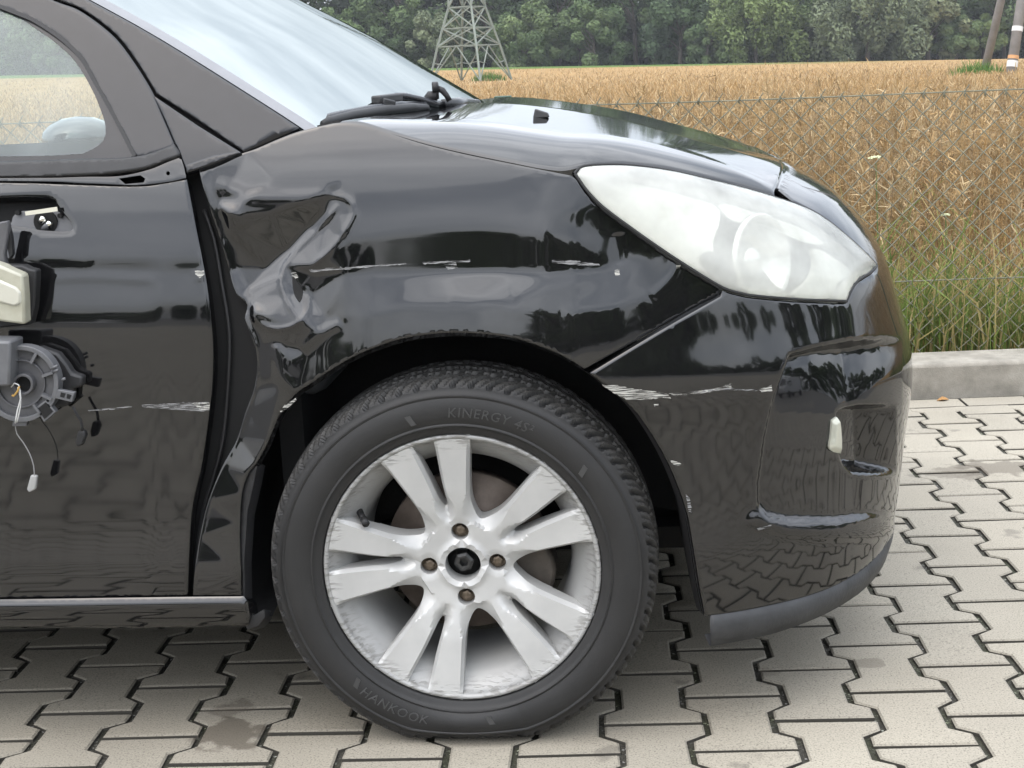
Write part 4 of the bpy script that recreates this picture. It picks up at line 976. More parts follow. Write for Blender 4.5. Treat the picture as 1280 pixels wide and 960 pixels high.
def wrap(name, poly, mat, parent=CAR, holes=(), sp=.010, off=None, roll=.002, depth=.016, rings=(.0015, .004), useN=True):
    """poly in (angle, z)"""
    S = np.array([KP, 1.]); V2, T, d, loops = sheet(np.asarray(poly)*S, [np.asarray(h)*S for h in holes], sp, rings)
    ph, z = V2[:, 0]/KP, V2[:, 1]; P = nose(ph, z); Nn = nose_n(ph, z)
    c = np.array([X0+.15, YC, 0]); outw = P-c; outw[:, 2] = 0; s = np.sign((Nn*outw).sum(1)); s[s == 0] = 1; Nn = Nn*s[:, None]
    o = roll*np.clip(1-d/.005, 0, 1)**2
    if off is not None: o = o+off(P, d)
    def skin(a, b):
        Q = nose(a, b); M = nose_n(a, b); ow = Q-c; ow[:, 2] = 0; sg = np.sign((M*ow).sum(1)); sg[sg == 0] = 1; M = M*sg[:, None]
        return Q-M*(off(Q, d) if off is not None else np.zeros(len(Q)))[:, None]
    e = .0018; ta = skin(ph+e/KP, z)-skin(ph-e/KP, z); tb = skin(ph, z+e)-skin(ph, z-e); nr = np.cross(ta, tb); nr /= np.linalg.norm(nr, axis=1)[:, None]+1e-12
    nr *= np.where((nr*Nn).sum(1) < 0, -1, 1)[:, None]; nr[d < .0028] = 0
    P = P-Nn*o[:, None]
    fl = None
    if depth:
        def fl(B):
            dd = np.array([X0, YC, 0])-B; dd[:, 2] = 0; dd /= np.linalg.norm(dd, axis=1)[:, None]; return B+dd*depth
    return finish(name, P, T, mat, parent, fl, normals=nr if useN else None)
def zph(uv): return list(map(tuple, to_ph(np.array(uv))))
bb_arch = dl([(737,466),(762,485),(790,509),(812,538),(832,572),(848,608),(860,645),(868,690),(875,735),(882,771)], 6)
bb_bot = dl([(882,771),(920,766),(965,757),(1010,746),(1045,733),(1072,718)], 6)
bb_seam = dl([(904,369),(818,418),(737,466)], 6)
HLLOW = [(904,363),(925,369),(945,372.5),(1000,377),(1058,379.5)]
bb_hl = dl(HLLOW, 6)
bb_front = dl([(1060,378),(1064,366),(1073,353),(1092,341),(1097,334)], 5)
bb_top = dl([(1096,331),(1083,317),(1060,295.5),(1034,274),(1008,259),(990,250)], 6)
lowz = zph([(1072,718)])[0]; topz = zph([(990,250)])[0]
poly = zph(bb_arch)[:-1]+zph(bb_bot)
ph1, z1 = poly[-1]
poly += [(p, z1+(.305-z1)*min(1, (p-ph1)/.35)*0+0) for p in ()]+[(p, z1+.012*math.sin((p-ph1)/(math.pi-.2-ph1)*math.pi)) for p in np.arange(ph1+.03, math.pi-.2, .03)]
ph2, z2 = topz
poly += [(math.pi-.2, z) for z in np.arange(z1+.02, .66, .02)]
NTOP = {}
def nt_y(p, z): return float(nose(p, z)[1])
_far = []
for p in np.arange(math.pi-.23, ph2+.02, -.03):
    z = .80
    for _ in range(12):
        y = nt_y(p, z); ym = y if y < YC else 2*YC-y; xf = xb_+.065*(1-((YC-max(ym, fy_))/(YC-fy_))**2)+.004; lo, hi = .60, .97
        for _ in range(24):
            m = (lo+hi)/2
            if nose(p, m)[0] > xf: lo = m
            else: hi = m
        z = lo
    _far.append((p, max(.66 if p > math.pi-.5 else .70, z) if abs(math.cos(p)) < .95 else .66))
poly += _far
poly += zph(bb_top[::-1])+zph(bb_front[::-1])[1:]+zph(bb_hl[::-1])[1:]+zph(bb_seam)[1:-1]
bumper = wrap('bumper', poly, M_PAINT2, off=lambda P, d: bump_off(P), sp=.0060)
tag(bumper, 'glossy bumper with a long pale scrape behind the wheel arch seam')

# lower lip in scuffed dark plastic
def lip():
    L = np.array(zph(dl([(889,770),(930,764),(975,755),(1015,744),(1048,731),(1075,716)], 8))); ph1, z1 = L[-1]
    L = np.concatenate([L, [(p, z1+.010*math.sin((p-ph1)/(math.pi-.3-ph1)*math.pi)) for p in np.arange(ph1+.04, math.pi-.3, .04)]])
    P = nose(L[:, 0], L[:, 1]); n = len(P); d = np.array([X0, YC, 0])-P; d[:, 2] = 0; d /= np.linalg.norm(d, axis=1)[:, None]
    H = np.interp(np.arange(n), [0, n*.12, n*.3, n*.5, n], [.052, .050, .040, .030, .035])
    rows = [P+d*.006+[0, 0, .004], P+d*.001, P-d*.003-np.stack([0*H, 0*H, H*.35], 1), P+d*.004-np.stack([0*H, 0*H, H], 1), P+d*.010-np.stack([0*H, 0*H, H*1.02], 1), P+d*.03-np.stack([0*H, 0*H, H*.8], 1)]
    V = np.concatenate(rows); Fc = [(r*n+i, r*n+i+1, (r+1)*n+i+1, (r+1)*n+i) for r in range(5) for i in range(n-1)]
    Fc += [tuple(r*n for r in (0, 1, 2, 3))]
    return link('bumper_lip', mesh_np('bumper_lip', V, Fc, True), varied('scuffed_lip_plastic', (.022, .023, .025), (.055, .057, .061), 12, .55, 0, .3, 120), CAR)
lip()
# fog lamp in the bumper recess
M_CHROME = plain('chrome', (.80, .80, .76), .10, 1.0)
fogp = zph(dl([(1049,527),(1055,523),(1061,524),(1064,540),(1064,556),(1063,568),(1053,568),(1043,563),(1046,546),(1049,527)], 4)[:-1])
wrap('fog_lamp', fogp, plain('fog_lens', (.62, .62, .52), .08, .35), bumper, off=lambda P, d: bump_off(P)-.004-.005*np.clip(d/.008, 0, 1), sp=.003, roll=0, depth=.02, rings=(.0015,), useN=False)

# ---- headlamp
HL = [(718,217),(724,210),(738,206.5),(780,206),(830,212),(880,223),(930,235.5),(972,248),(1008,261),(1032,275),(1060,297),(1083,318.5),(1096,332),(1089,340),(1072,351),(1063,364.5),(1058,376.5),(1000,374.5),(945,370),(925,366.5),(904,360),(870,340),(830,314),(790,286),(754,259),(735,240),(722,222)]
def lens_mat():
    m = Mat('hazed_lamp_lens'); m.set(Base_Color=(.70, .71, .665), Roughness=.12, IOR=1.6); 
    tr = m.n('ShaderNodeBsdfTransparent'); tr.inputs[0].default_value = (.97, .975, .94, 1); x = m.n('ShaderNodeMixShader')
    n = m.noise(7, 4, .6); r = m.ramp(n.outputs[0], [(.30, (.36, .36, .36)), (.66, (.60, .60, .60))]); m.l(r.outputs[0], x.inputs[0]); m.l(tr.outputs[0], x.inputs[1]); m.l(m.p.outputs[0], x.inputs[2]); m.l(x.outputs[0], m.out.inputs[0]); return m.m
hlp = np.array(zph(spline(HL, 5, True, {12, 16}))); lampc = nose(*hlp.mean(0))
lens = wrap('headlamp', hlp, lens_mat(), off=lambda P, d: -.002-.010*(1-np.exp(-d/.02)), sp=.008, roll=.004, depth=.025, useN=False); tag(lens, 'yellowed hazy headlamp')
M_BOWL = varied('lamp_reflector', (.62, .62, .58), (.80, .80, .76), 20, .22, .75)
M_HOUS = varied('lamp_housing', (.60, .60, .53), (.78, .78, .72), 9, .35)
mb = MB(); _q = nose(hlp[:, 0], hlp[:, 1]); mb.tube([tuple(p) for p in _q]+[tuple(_q[0])], .0026, 6, False); mb.build('lamp_gap_shade', M_RUB, lens, True)  # black tube added round the lamp, drawing the shade in its gap
wrap('lamp_housing', hlp, varied('lamp_back', (.20, .20, .185), (.32, .32, .30), 14, .4), lens, off=lambda P, d: .018+.066*(1-np.exp(-d/.030)), sp=.010, roll=0, depth=0, rings=(), useN=False)  # back darkened so the gaps between inner panels look shaded
# silvered inner panels: the long one towards the wing, the shelf over the main bowl and the sweep at the front
for L, dp, mt in (([(737,214),(790,213),(850,224),(905,240),(912,262),(903,300),(908,335),(880,333),(840,309),(800,281),(762,254)], .030, M_HOUS), ([(915,240),(960,252),(1010,270),(1045,293),(1020,292),(970,272),(925,262)], .026, M_HOUS),
    ([(1035,300),(1060,312),(1084,333),(1066,348),(1056,368),(1010,368),(1030,345),(1038,322)], .028, M_HOUS), ([(925,352),(960,360),(1000,364),(990,370),(945,366)], .024, M_HOUS)):
    wrap('reflector_panel', zph(spline(L, 6, True)), mt, lens, off=lambda P, d, dp=dp: dp+.006*np.clip(d/.03, 0, 1), sp=.008, roll=0, depth=.012, rings=(.002,), useN=False)
def lamp_ring(uv, r, depth, name, mat, inner=.0):
    a = to_ph(np.array([uv]))[0]; P = nose(a[0], a[1]); n = Vector(nose_n(np.array([a[0]]), np.array([a[1]]))[0])
    if n.x < 0: n = -n
    ax = (Vector((.75, -.62, .12))).normalized(); c = Vector(P)-Vector((n.x, n.y, n.z))*depth; up = Vector((0, 0, 1)); s = ax.cross(up).normalized(); up = s.cross(ax)
    prof = [(r*1.06, .006), (r*1.06, .014), (r, .016), (r*.94, .008), (r*.70, -.014), (r*.40, -.030), (r*.38, -.012), (r*.34, -.004), (r*.18, .002), (0.001, .004)]
    V = []; Fc = []; K = 40
    for q, h in prof:
        for k in range(K): an = k*2*math.pi/K; V.append(c+(s*math.cos(an)+up*math.sin(an))*q+ax*h)
    for i in range(len(prof)-1):
        for k in range(K): Fc.append((i*K+k, i*K+(k+1) % K, (i+1)*K+(k+1) % K, (i+1)*K+k))
    link(name, mesh_np(name, V, Fc, True), mat, lens)
lamp_ring((972,312), .070, .050, 'beam_reflector', M_BOWL)
wrap('lamp_bezel', zph(spline([(884,318),(905,312),(918,330),(928,352),(945,364),(920,360),(900,348)], 5, True)), M_DPLAST, lens, off=lambda P, d: .020+0*d, sp=.01, useN=False, roll=0, depth=.01, rings=())

# ---- bonnet
SILH = [(450,145),(480,140),(520,136.5),(555,135.5),(600,130.5),(640,132),(700,139),(760,149),(800,158.5),(860,176),(920,197),(975,221),(1000,236)]
SILY = [np.interp(u, [700, 930], [.56, .46]) for u, v in SILH]
SP = np.array([on_y(u, v, y) for (u, v), y in zip(SILH, SILY)])
_nx = np.argsort(NEP[:, 0])
def yN(x): return np.interp(x, NEP[_nx, 0], NEP[_nx, 1])
def zN(x): return np.interp(x, NEP[_nx, 0], NEP[_nx, 2])
def zCc(x): return np.interp(x, SP[:, 0], SP[:, 2]+.002)
xa, xb = NEP[:, 0].min(), NEP[:, 0].max()
_gx = np.linspace(xa-.05, xb+.12, 400); _k2 = np.exp(-.5*(np.arange(-30, 31)/9.)**2); _k2 /= _k2.sum()
sm = lambda a: np.convolve(np.pad(a, 30, mode='reflect', reflect_type='odd'), _k2, 'valid')
_ZC = sm(zCc(_gx)); _ZN = zN(_gx); _YN = yN(_gx)
def hood_z(x, y):
    zc = np.interp(x, _gx, _ZC); zn = np.interp(x, _gx, _ZN); yn = np.interp(x, _gx, _YN); ym = np.where(y > YC, 2*YC-y, y)
    w_ = np.clip((ym-yn)/(np.interp(x, SP[:, 0], SILY)-yn), 0, 1.)
    z = zn+(zc-zn)*(.55*(1-(1-np.clip(w_/.27, 0, 1))**3)+.45*w_)-.032*np.clip(ym-np.interp(x, SP[:, 0], SILY)-.02, 0, 1)
    z += .0035*np.exp(-((w_-.30+.10*(x-.1))/.045)**2)*np.clip((x+.1)/.2, 0, 1)*0
    z += .0012*(1/(1+np.exp(-(w_-.26+.12*x)/.012))-.5)*np.clip((x+.05)/.15, 0, 1)      # pressed swage line
    return z
fy0 = NEP[_nx[-1], 1]
def xfront(y): return xb+.065*(1-((YC-y)/(YC-fy0))**2)
def nose_top(y):                 # height at which the nose skin reaches the bonnet's front edge
    y = np.asarray(y, float); lo = np.full(y.shape, .70); hi = np.full(y.shape, .97)
    for _ in range(30):
        m = (lo+hi)/2; b = YC-YS-dprof(m); A = np.maximum(xnose(m)-X0, .06); c = np.clip(np.abs(YC-y)/b, 0, 1)**PB; x = X0+A*(1-c)**(1/PA); k = x > xfront(y); lo = np.where(k, m, lo); hi = np.where(k, hi, m)
    return lo
_hz0 = hood_z
def hood_z(x, y):
    z = _hz0(x, y); xf = xfront(np.clip(y, fy0, 2*YC-fy0)); zt = nose_top(np.clip(y, fy0, 2*YC-fy0)); z_e = _hz0(xf, np.clip(y, fy0, 2*YC-fy0))
    wgt = np.clip((x-(xf-.22))/.22, 0, 1)**2*np.clip((np.where(y > YC, 2*YC-y, y)-fy0+.02)/.06, 0, 1); return z+wgt*(zt-z_e+.001)
rear = [(xa+.10*(1-((YC-y)/(YC-NEP[_nx[0], 1]))**2), y) for y in np.linspace(2*YC-NEP[_nx[0], 1], NEP[_nx[0], 1], 40)]
front_e = [(float(xfront(y))-.002, y) for y in np.linspace(fy0, 2*YC-fy0, 110)]
nearp = [(p[0], p[1]) for p in NEP]; farp = [(p[0], 2*YC-p[1]) for p in NEP[::-1]]
hp = np.array(nearp+front_e[1:-1]+farp+rear[1:-1]); 
V2, T, d_, _l = sheet(hp, [], .012, (.0015, .004))
V3 = np.stack([V2[:, 0], V2[:, 1], hood_z(V2[:, 0], V2[:, 1])-.004*np.clip(1-d_/.006, 0, 1)**2+.0015], 1)
n_ = np.cross(V3[T[:, 1]]-V3[T[:, 0]], V3[T[:, 2]]-V3[T[:, 0]]).sum(0)
e_ = .004; gx_ = (hood_z(V2[:, 0]+e_, V2[:, 1])-hood_z(V2[:, 0]-e_, V2[:, 1]))/(2*e_); gy_ = (hood_z(V2[:, 0], V2[:, 1]+e_)-hood_z(V2[:, 0], V2[:, 1]-e_))/(2*e_); hn = np.stack([-gx_, -gy_, np.ones_like(gx_)], 1); hn /= np.linalg.norm(hn, axis=1)[:, None]; hn[d_ < .0035] = 0
if n_[2] < 0: T = T[:, ::-1]
_fin_keep = T
hood = finish('bonnet', V3, T, M_PAINT, CAR, lambda B: B-np.array([0, 0, .018]), normals=hn)
# washer nozzle on the bonnet
p = on_y(675, 145, .36); z = float(hood_z(np.array([p[0]]), np.array([.36]))[0])
mb = MB(); mb.add([(p[0]-.012, .352, z), (p[0]+.016, .352, z), (p[0]+.016, .372, z), (p[0]-.012, .372, z), (p[0]-.008, .354, z+.016), (p[0]+.014, .355, z+.008), (p[0]+.014, .369, z+.008), (p[0]-.008, .370, z+.016)], [(3,2,1,0),(4,5,6,7),(0,1,5,4),(1,2,6,5),(2,3,7,6),(3,0,4,7)])
mb.build('washer_nozzle', M_DPLAST, hood, bevel=.002)

# ---- windscreen, cowl, cabin
def wscreen():
    A = hit(np.array(spline(WSX, 30)), side_y); A = A+np.array([0, .008, -.002]); n = len(A); K = 24; V = []
    for p in A:
        for k in range(K+1):
            f = k/K; y = p[1]+(2*YC-2*p[1])*f; bulge = 1-(2*f-1)**2; V.append((p[0]+.20*bulge, y, p[2]+.012*bulge))
    Fc = [(i*(K+1)+k, i*(K+1)+k+1, (i+1)*(K+1)+k+1, (i+1)*(K+1)+k) for i in range(n-1) for k in range(K)]
    g_faces = Fc
    g = link('windscreen', mesh_np('windscreen', V, Fc, True), M_WSGLASS, CAR)
    # printed edge band
    W = []; 
    for p in A:
        for f in (0, .010, .019): bulge = 1-(2*f-1)**2; W.append((p[0]+.20*bulge-.0, p[1]+(2*YC-2*p[1])*f, p[2]+.012*bulge+.003))
    Fc = [(i*3+k, i*3+k+1, (i+1)*3+k+1, (i+1)*3+k) for i in range(n-1) for k in range(2)]
    link('windscreen_edge', mesh_np('windscreen_edge', W, Fc, True), varied('frit_edge', (.16, .16, .17), (.20, .20, .21), 30, .3), g)
    from mathutils.bvhtree import BVHTree
    bv = BVHTree.FromPolygons([Vector(v) for v in V], [tuple(f) for f in g_faces])
    # black printed band inside the glass foot, added to cut light through it
    B = []; ia = [i for i in range(n) if A[i, 2] < A[:, 2].min()+.16]
    for i in ia:
        for k in range(K+1): f = k/K; p = A[i]; bulge = 1-(2*f-1)**2; B.append((p[0]+.20*bulge-.004, p[1]+(2*YC-2*p[1])*f, p[2]+.012*bulge-.005))
    link('screen_foot_band', mesh_np('screen_foot_band', B, [(a*(K+1)+k, a*(K+1)+k+1, (a+1)*(K+1)+k+1, (a+1)*(K+1)+k) for a in range(len(ia)-1) for k in range(K)], True), M_SATIN, g)
    return bv
WSB = wscreen()
gb = dl([(p[0]+1, p[1]+1) for p in RUBL[:-1]])+[(168,206),(190,215),(236,222),(300,200),(372,166)]+dl([(p[0]-4, p[1]+4) for p in WSE[::-1]])
flank('pillar_gap_sheet', np.array(gb), lambda x, z: side_y(x, z)+.022, M_BLACK, sp=.05, depth=0, roll=0, rings=())  # black sheet added behind the pillar gaps to stop light leaking through
# body shell not facing the camera: roof, far flank, floor, quarter panel, so that light and glass behave as in a whole car
def far(name, P, F, mat, smooth=True): return link(name, mesh_np(name, P, F, smooth), mat, CAR)
def shell():
    # roof from the top of the pillar line back
    A = hit(np.array([(-470,-235),(-300,-182)]), side_y); top = A[0]
    xs = np.linspace(top[0], -2.45, 14); V = []
    for x in xs:
        f = (top[0]-x)/(top[0]+2.45); z = top[2]+.09*math.sin(math.pi*min(1, f*1.25+.18))-.10*f*f
        for k in range(11): g = k/10; V.append((x, top[1]+(2*YC-2*top[1])*g, z+.05*(1-(2*g-1)**2)))
    far('roof', V, [(i*11+k, i*11+k+1, (i+1)*11+k+1, (i+1)*11+k) for i in range(13) for k in range(10)], M_PAINT)
    # header joins the windscreen top to the roof
    # far flank below the belt line, with the arch of the far wheel left open by keeping it above the sill
    xs = np.linspace(-3.0, .30, 34); zs = [.22, .32, .45, .6, .75, .88, .93]; V = [(x, 2*YC-float(side_y(x, z)), z) for z in zs for x in xs]
    n = len(xs); far('side_panel', V, [(r*n+i, r*n+i+1, (r+1)*n+i+1, (r+1)*n+i) for r in range(len(zs)-1) for i in range(n-1) if not (r < 3 and (abs(xs[i]+.05) < .40 or abs(xs[i]+2.5) < .40))], M_PAINT)
    # far pillar and window frame
    def mir(P): P = np.array(P); P[:, 1] = 2*YC-P[:, 1]; return P
    for nm, L, wd in (('roof_pillar', WSE, 26), ('window_frame', RUBL, 22)):
        P = mir(hit(band(L, wd), side_y)); m = len(P)//2; far(nm, P, [(i, i+1, 2*m-2-i, 2*m-1-i) for i in range(m-1)], M_SATIN)
    P = mir(hit(np.array(spline(CLEAR[:13], 20)), side_y)); b = len(P); P = np.concatenate([P, [(P[0][0], P[0][1]-.0, .93)]])
    # floor and bulkheads
    mb = MB(); mb.box((-3.0, .36, .20), (.45, 1.30, .24)); mb.box((-1.95, .03, .21), (-.42, 1.63, .25)); mb.build('floor_pan', M_BLACK, CAR)
    mb = MB(); mb.box((-.30, .10, .24), (-.26, 1.56, .90)); mb.build('bulkhead', M_BLACK, CAR)
    mb = MB(); mb.box((-.24, .42, .24), (.38, 1.24, .78)); mb.build('engine_block', M_BLACK, CAR)
shell()
M_DASH = varied('dashboard_plastic', (.05, .055, .06), (.08, .085, .09), 10, .6)
mb = MB(); mb.add([(-.95, .12, .80), (-.22, .12, .93), (-.22, 1.54, .93), (-.95, 1.54, .80), (-.98, .12, .55), (-.22, .12, .55), (-.22, 1.54, .55), (-.98, 1.54, .55), (-.62, .12, .945), (-.62, 1.54, .945)],
   [(0, 8, 9, 3), (8, 1, 2, 9), (4, 0, 3, 7), (4, 7, 6, 5), (5, 6, 2, 1), (0, 4, 5, 1, 8), (3, 9, 2, 6, 7)]); mb.build('dashboard', M_DASH, CAR, bevel=.03)
def seat(x, y):
    mb = MB(); mb.tube([(x+.02, y, .42), (x-.10, y, .75), (x-.22, y, 1.10)], [.20, .22, .19], 12); mb.tube([(x-.24, y, 1.14), (x-.27, y, 1.30)], [.11, .10], 10); mb.tube([(x+.45, y, .45), (x, y, .42)], [.2, .21], 12); mb.build('seat', varied('seat_cloth', (.05, .05, .055), (.08, .08, .085), 20, .9), CAR, True)
seat(-1.65, .45); seat(-1.65, 1.21)
cy = [(xa+.02, .08), (xa+.17, YC), (xa+.02, 2*YC-.08)]
V = []; n = 17
for k in range(n):
    f = k/(n-1); y = .10+(2*YC-.20)*f; b = 1-(2*f-1)**2; x = xa+.16*b
    V += [(x-.12, y, .945+.015*b), (x+.03, y, .945+.02*b)]
far('cowl', V, [(2*k, 2*k+1, 2*k+3, 2*k+2) for k in range(n-1)], M_DPLAST)
# ---- wipers
W1 = empty('wiper', (0, 0, 0)); W1.parent = CAR
def on_ws(u, v, pull=.014):
    d = Vector(ray(u, v)).normalized(); h = WSB.ray_cast(Vector(CAM), d)[0]; return tuple(h-d*pull) if h is not None else tuple(on_y(u, v, .35))
def ptsy(L): return [on_ws(u, v) if y < .7 else tuple(on_y(u, v, .50)) for u, v, y in L]
mb = MB(); mb.tube(ptsy([(404,155,.26),(412,152,.27),(440,145,.31),(480,138,.36),(515,134.5,.42),(534,134,.45)]), [.006, .0085, .009, .009, .008, .005], 8); mb.build('wiper_blade', M_RUB, W1, True)
mb = MB(); mb.tube(ptsy([(410,149,.27),(412,146,.27),(424,143,.29),(470,134,.35),(500,130,.40),(532,130,.45)]), [.004, .006, .006, .006, .006, .004], 6); mb.build('blade_spine', M_SATIN, W1, True)
mb = MB(); mb.bar(on_ws(470, 125, .03), on_ws(498, 121.5, .03), .020, .014); mb.bar(on_ws(476, 128, .026), on_ws(492, 132, .026), .014, .016); mb.build('blade_clip', M_DPLAST, W1, bevel=.003)
mb = MB(); mb.tube(ptsy([(494,120.5,.38),(506,120.5,.41),(522,124,.45),(540,129,.50),(556,131,.55)]), [.006, .007, .007, .007, .008], 8); mb.tube(ptsy([(553,131,.55),(575,129.5,.58),(598,128,.62)]), [.010, .012, .006], 8); mb.build('wiper_arm', M_SATIN, W1, True)
W2 = empty('wiper', (0, 0, 0)); W2.parent = CAR
mb = MB(); mb.tube(ptsy([(531,126,.70),(538,121,.70),(546,119,.70)]), [.006, .011, .008], 8); mb.tube(ptsy([(541,110,.70),(548,109,.70)]), [.011, .010], 8); mb.tube(ptsy([(547,110,.70),(553,113,.70),(558,119,.70),(562,126,.70)]), [.005, .006, .005, .005], 8); mb.tube(ptsy([(544,110,.70),(545,124,.70)]), [.006, .006], 8); mb.build('wiper_arm', M_RUB, W2, True)
# ---- wheels
WC = np.array([0., 0., .295])
def tyre_mat():
    m = Mat('tyre_rubber'); t = m.n('ShaderNodeTexCoord'); sx = m.n('ShaderNodeSeparateXYZ'); cx = m.n('ShaderNodeCombineXYZ'); vl = m.n('ShaderNodeVectorMath', operation='LENGTH')
    m.l(t.outputs['Object'], sx.inputs[0]); m.l(sx.outputs[0], cx.inputs[0]); m.l(sx.outputs[2], cx.inputs[2]); m.l(cx.outputs[0], vl.inputs[0])
    n = m.noise(16, 5); r = m.ramp(n.outputs[0], [(.3, (.010, .0098, .0098)), (.7, (.017, .0166, .0166))])
    d = m.ramp(vl.outputs['Value'], [(.298, (0, 0, 0)), (.3045, (1, 1, 1))]); n2 = m.noise(60, 4); d2 = m.ramp(n2.outputs[0], [(.3, (.032, .031, .029)), (.7, (.085, .082, .077))])
    m.l(m.mix(d.outputs[0], r.outputs[0], d2.outputs[0]), m.p.inputs['Base Color']); m.set(Roughness=.6); b = m.noise(500, 3); m.bump(b.outputs[0], .15, .002); return m.m
M_TYRE = tyre_mat()
M_LETTER = plain('letter_rubber_glint', (.050, .050, .050), .45)  # paler than the tyre: the glint on raised letters is put into the colour
def rim_mat(name='silver_alloy', k=1.):
    m = Mat(name); t = m.n('ShaderNodeTexCoord'); vl = m.n('ShaderNodeVectorMath', operation='LENGTH'); sx = m.n('ShaderNodeSeparateXYZ'); cx = m.n('ShaderNodeCombineXYZ')
    m.l(t.outputs['Object'], sx.inputs[0]); m.l(sx.outputs[0], cx.inputs[0]); m.l(sx.outputs[2], cx.inputs[2]); m.l(cx.outputs[0], vl.inputs[0])
    mr = m.n('ShaderNodeMapRange'); mr.inputs[1].default_value = .190; mr.inputs[2].default_value = .217; m.l(vl.outputs['Value'], mr.inputs[0])
    mp = m.n('ShaderNodeMapping'); mp.inputs['Scale'].default_value = (60, 60, 260); mp.inputs['Rotation'].default_value = (0, .7, 0); m.l(t.outputs['Object'], mp.inputs[0])
    n = m.n('ShaderNodeTexNoise'); n.inputs['Scale'].default_value = 1; n.inputs['Detail'].default_value = 4; m.l(mp.outputs[0], n.inputs['Vector'])
    r = m.ramp(n.outputs[0], [(.50, (0, 0, 0)), (.60, (1, 1, 1))]); mu = m.n('ShaderNodeMath', operation='MULTIPLY'); m.l(r.outputs[0], mu.inputs[0]); m.l(mr.outputs[0], mu.inputs[1])
    d = m.noise(9, 4); dr = m.ramp(d.outputs[0], [(.35, (.47*k, .47*k, .46*k)), (.7, (.56*k, .56*k, .545*k))])
    m.l(m.mix(mu.outputs[0], dr.outputs[0], (.24, .235, .22)), m.p.inputs['Base Color']); m.set(Metallic=.2, Roughness=.42)
    m.bump(mu.outputs[0], .5, .0012); return m.m
M_RIM = rim_mat(); M_BARREL = rim_mat('barrel_alloy', .75)
M_RUST = varied('rusty_disc', (.10, .075, .06), (.20, .16, .13), 30, .5, .5)
M_BOLT = varied('bolt_steel', (.10, .075, .05), (.20, .16, .12), 200, .5, .6)

def lathe(prof, K, name, mat, parent, th0=0., th1=2*math.pi):
    """prof: (r, y); axis along y through the wheel centre, local coordinates"""
    closed = abs(th1-th0-2*math.pi) < 1e-6; n = K if closed else K+1; V = np.zeros((len(prof), n, 3)); th = th0+(th1-th0)*np.arange(n)/K
    for i, (r, y) in enumerate(prof): V[i, :, 0] = r*np.cos(th); V[i, :, 1] = y; V[i, :, 2] = r*np.sin(th)
    i, k = np.meshgrid(np.arange(len(prof)-1), np.arange(K), indexing='ij'); k2 = (k+1) % n; Fc = np.stack([i*n+k, i*n+k2, (i+1)*n+k2, (i+1)*n+k], -1).reshape(-1, 4)
    return link(name, mesh_np(name, V.reshape(-1, 3), Fc, True), mat, parent)
def tyre(parent, squash=True):
    pr = [(.205, .012), (.212, .004), (.2185, -.001), (.221, -.006), (.2215, -.009), (.226, -.0115), (.230, -.0125), (.234, -.0150), (.2355, -.0175), (.237, -.0175), (.239, -.0160), (.245, -.0185), (.255, -.0205), (.265, -.0205), (.274, -.0190), (.2795, -.0170), (.281, -.0180), (.283, -.0180), (.2842, -.0158), (.288, -.0135), (.2915, -.0115)]
    prof = [(r, y, 0) for r, y in pr]
    for t in np.linspace(0, 1, 16)[1:]: prof.append((.2915+.0165*math.sin(t*math.pi/2)**.9, -.0115+.0275*(1-math.cos(t*math.pi/2)), 1))
    for y in np.linspace(.019, .135, 44): prof.append((.308+.0032*(1-((y-.077)/.06)**2), y, 1))
    prof += [(.305, .148, 1), (.296, .160, 0), (.275, .172, 0), (.245, .172, 0), (.215, .152, 0)]
    NB_ = 66; per = 10; K = NB_*per; th = 2*np.pi*np.arange(K)/K; n = len(prof); V = np.zeros((n, K, 3))
    for i, (r, y, tr) in enumerate(prof):
        rr = np.full(K, r)
        if tr:
            ph = (th*NB_/(2*np.pi)+ (y*26 if y < .06 else 1.5-(y-.06)*26)*1.0) % 1.0
            edge = np.clip((r-.2935)/.006, 0, 1) if y < .02 else 1
            lat = np.where((ph < .32), 1., 0.); sip = np.where((ph > .58) & (ph < .68), .55, 0.)
            if .072 < y < .088: lat = lat*0; 
            rr = rr-.0082*edge*np.maximum(lat, sip*edge)
            for gy in (.036, .062, .098, .124):
                if abs(y-gy) < .0042: rr = np.minimum(rr, r-.0068)
        V[i, :, 0] = rr*np.cos(th); V[i, :, 1] = y; V[i, :, 2] = rr*np.sin(th)
    V = V.reshape(-1, 3)
    if squash: squash_(V)
    i, k = np.meshgrid(np.arange(n-1), np.arange(K), indexing='ij'); k2 = (k+1) % K; Fc = np.stack([i*K+k, i*K+k2, (i+1)*K+k2, (i+1)*K+k], -1).reshape(-1, 4)
    me = mesh_np('tyre', V, Fc, True); me.set_sharp_from_angle(angle=math.radians(38)); return link('tyre', me, M_TYRE, parent)
def squash_(V):
    """the loaded tyre: its outer band is pressed in so that the tread meets the ground"""
    r = np.hypot(V[:, 0], V[:, 2])+1e-9; cph = -V[:, 2]/r; Rg = np.where(cph > .8, np.minimum(.3114, (WC[2]-.001)/np.maximum(cph, .8)), .3114); k = (Rg-.232)/(.3114-.232)
    rn = np.where(r > .232, .232+(r-.232)*k, r); sq = np.clip((1-k)/.22, 0, 1)*np.clip((r-.225)/.03, 0, 1)*np.clip((.305-r)/.02, 0, 1)
    V[:, 1] += np.where(V[:, 1] < .07, -1, 1)*.006*sq; V[:, 0] *= rn/r; V[:, 2] *= rn/r
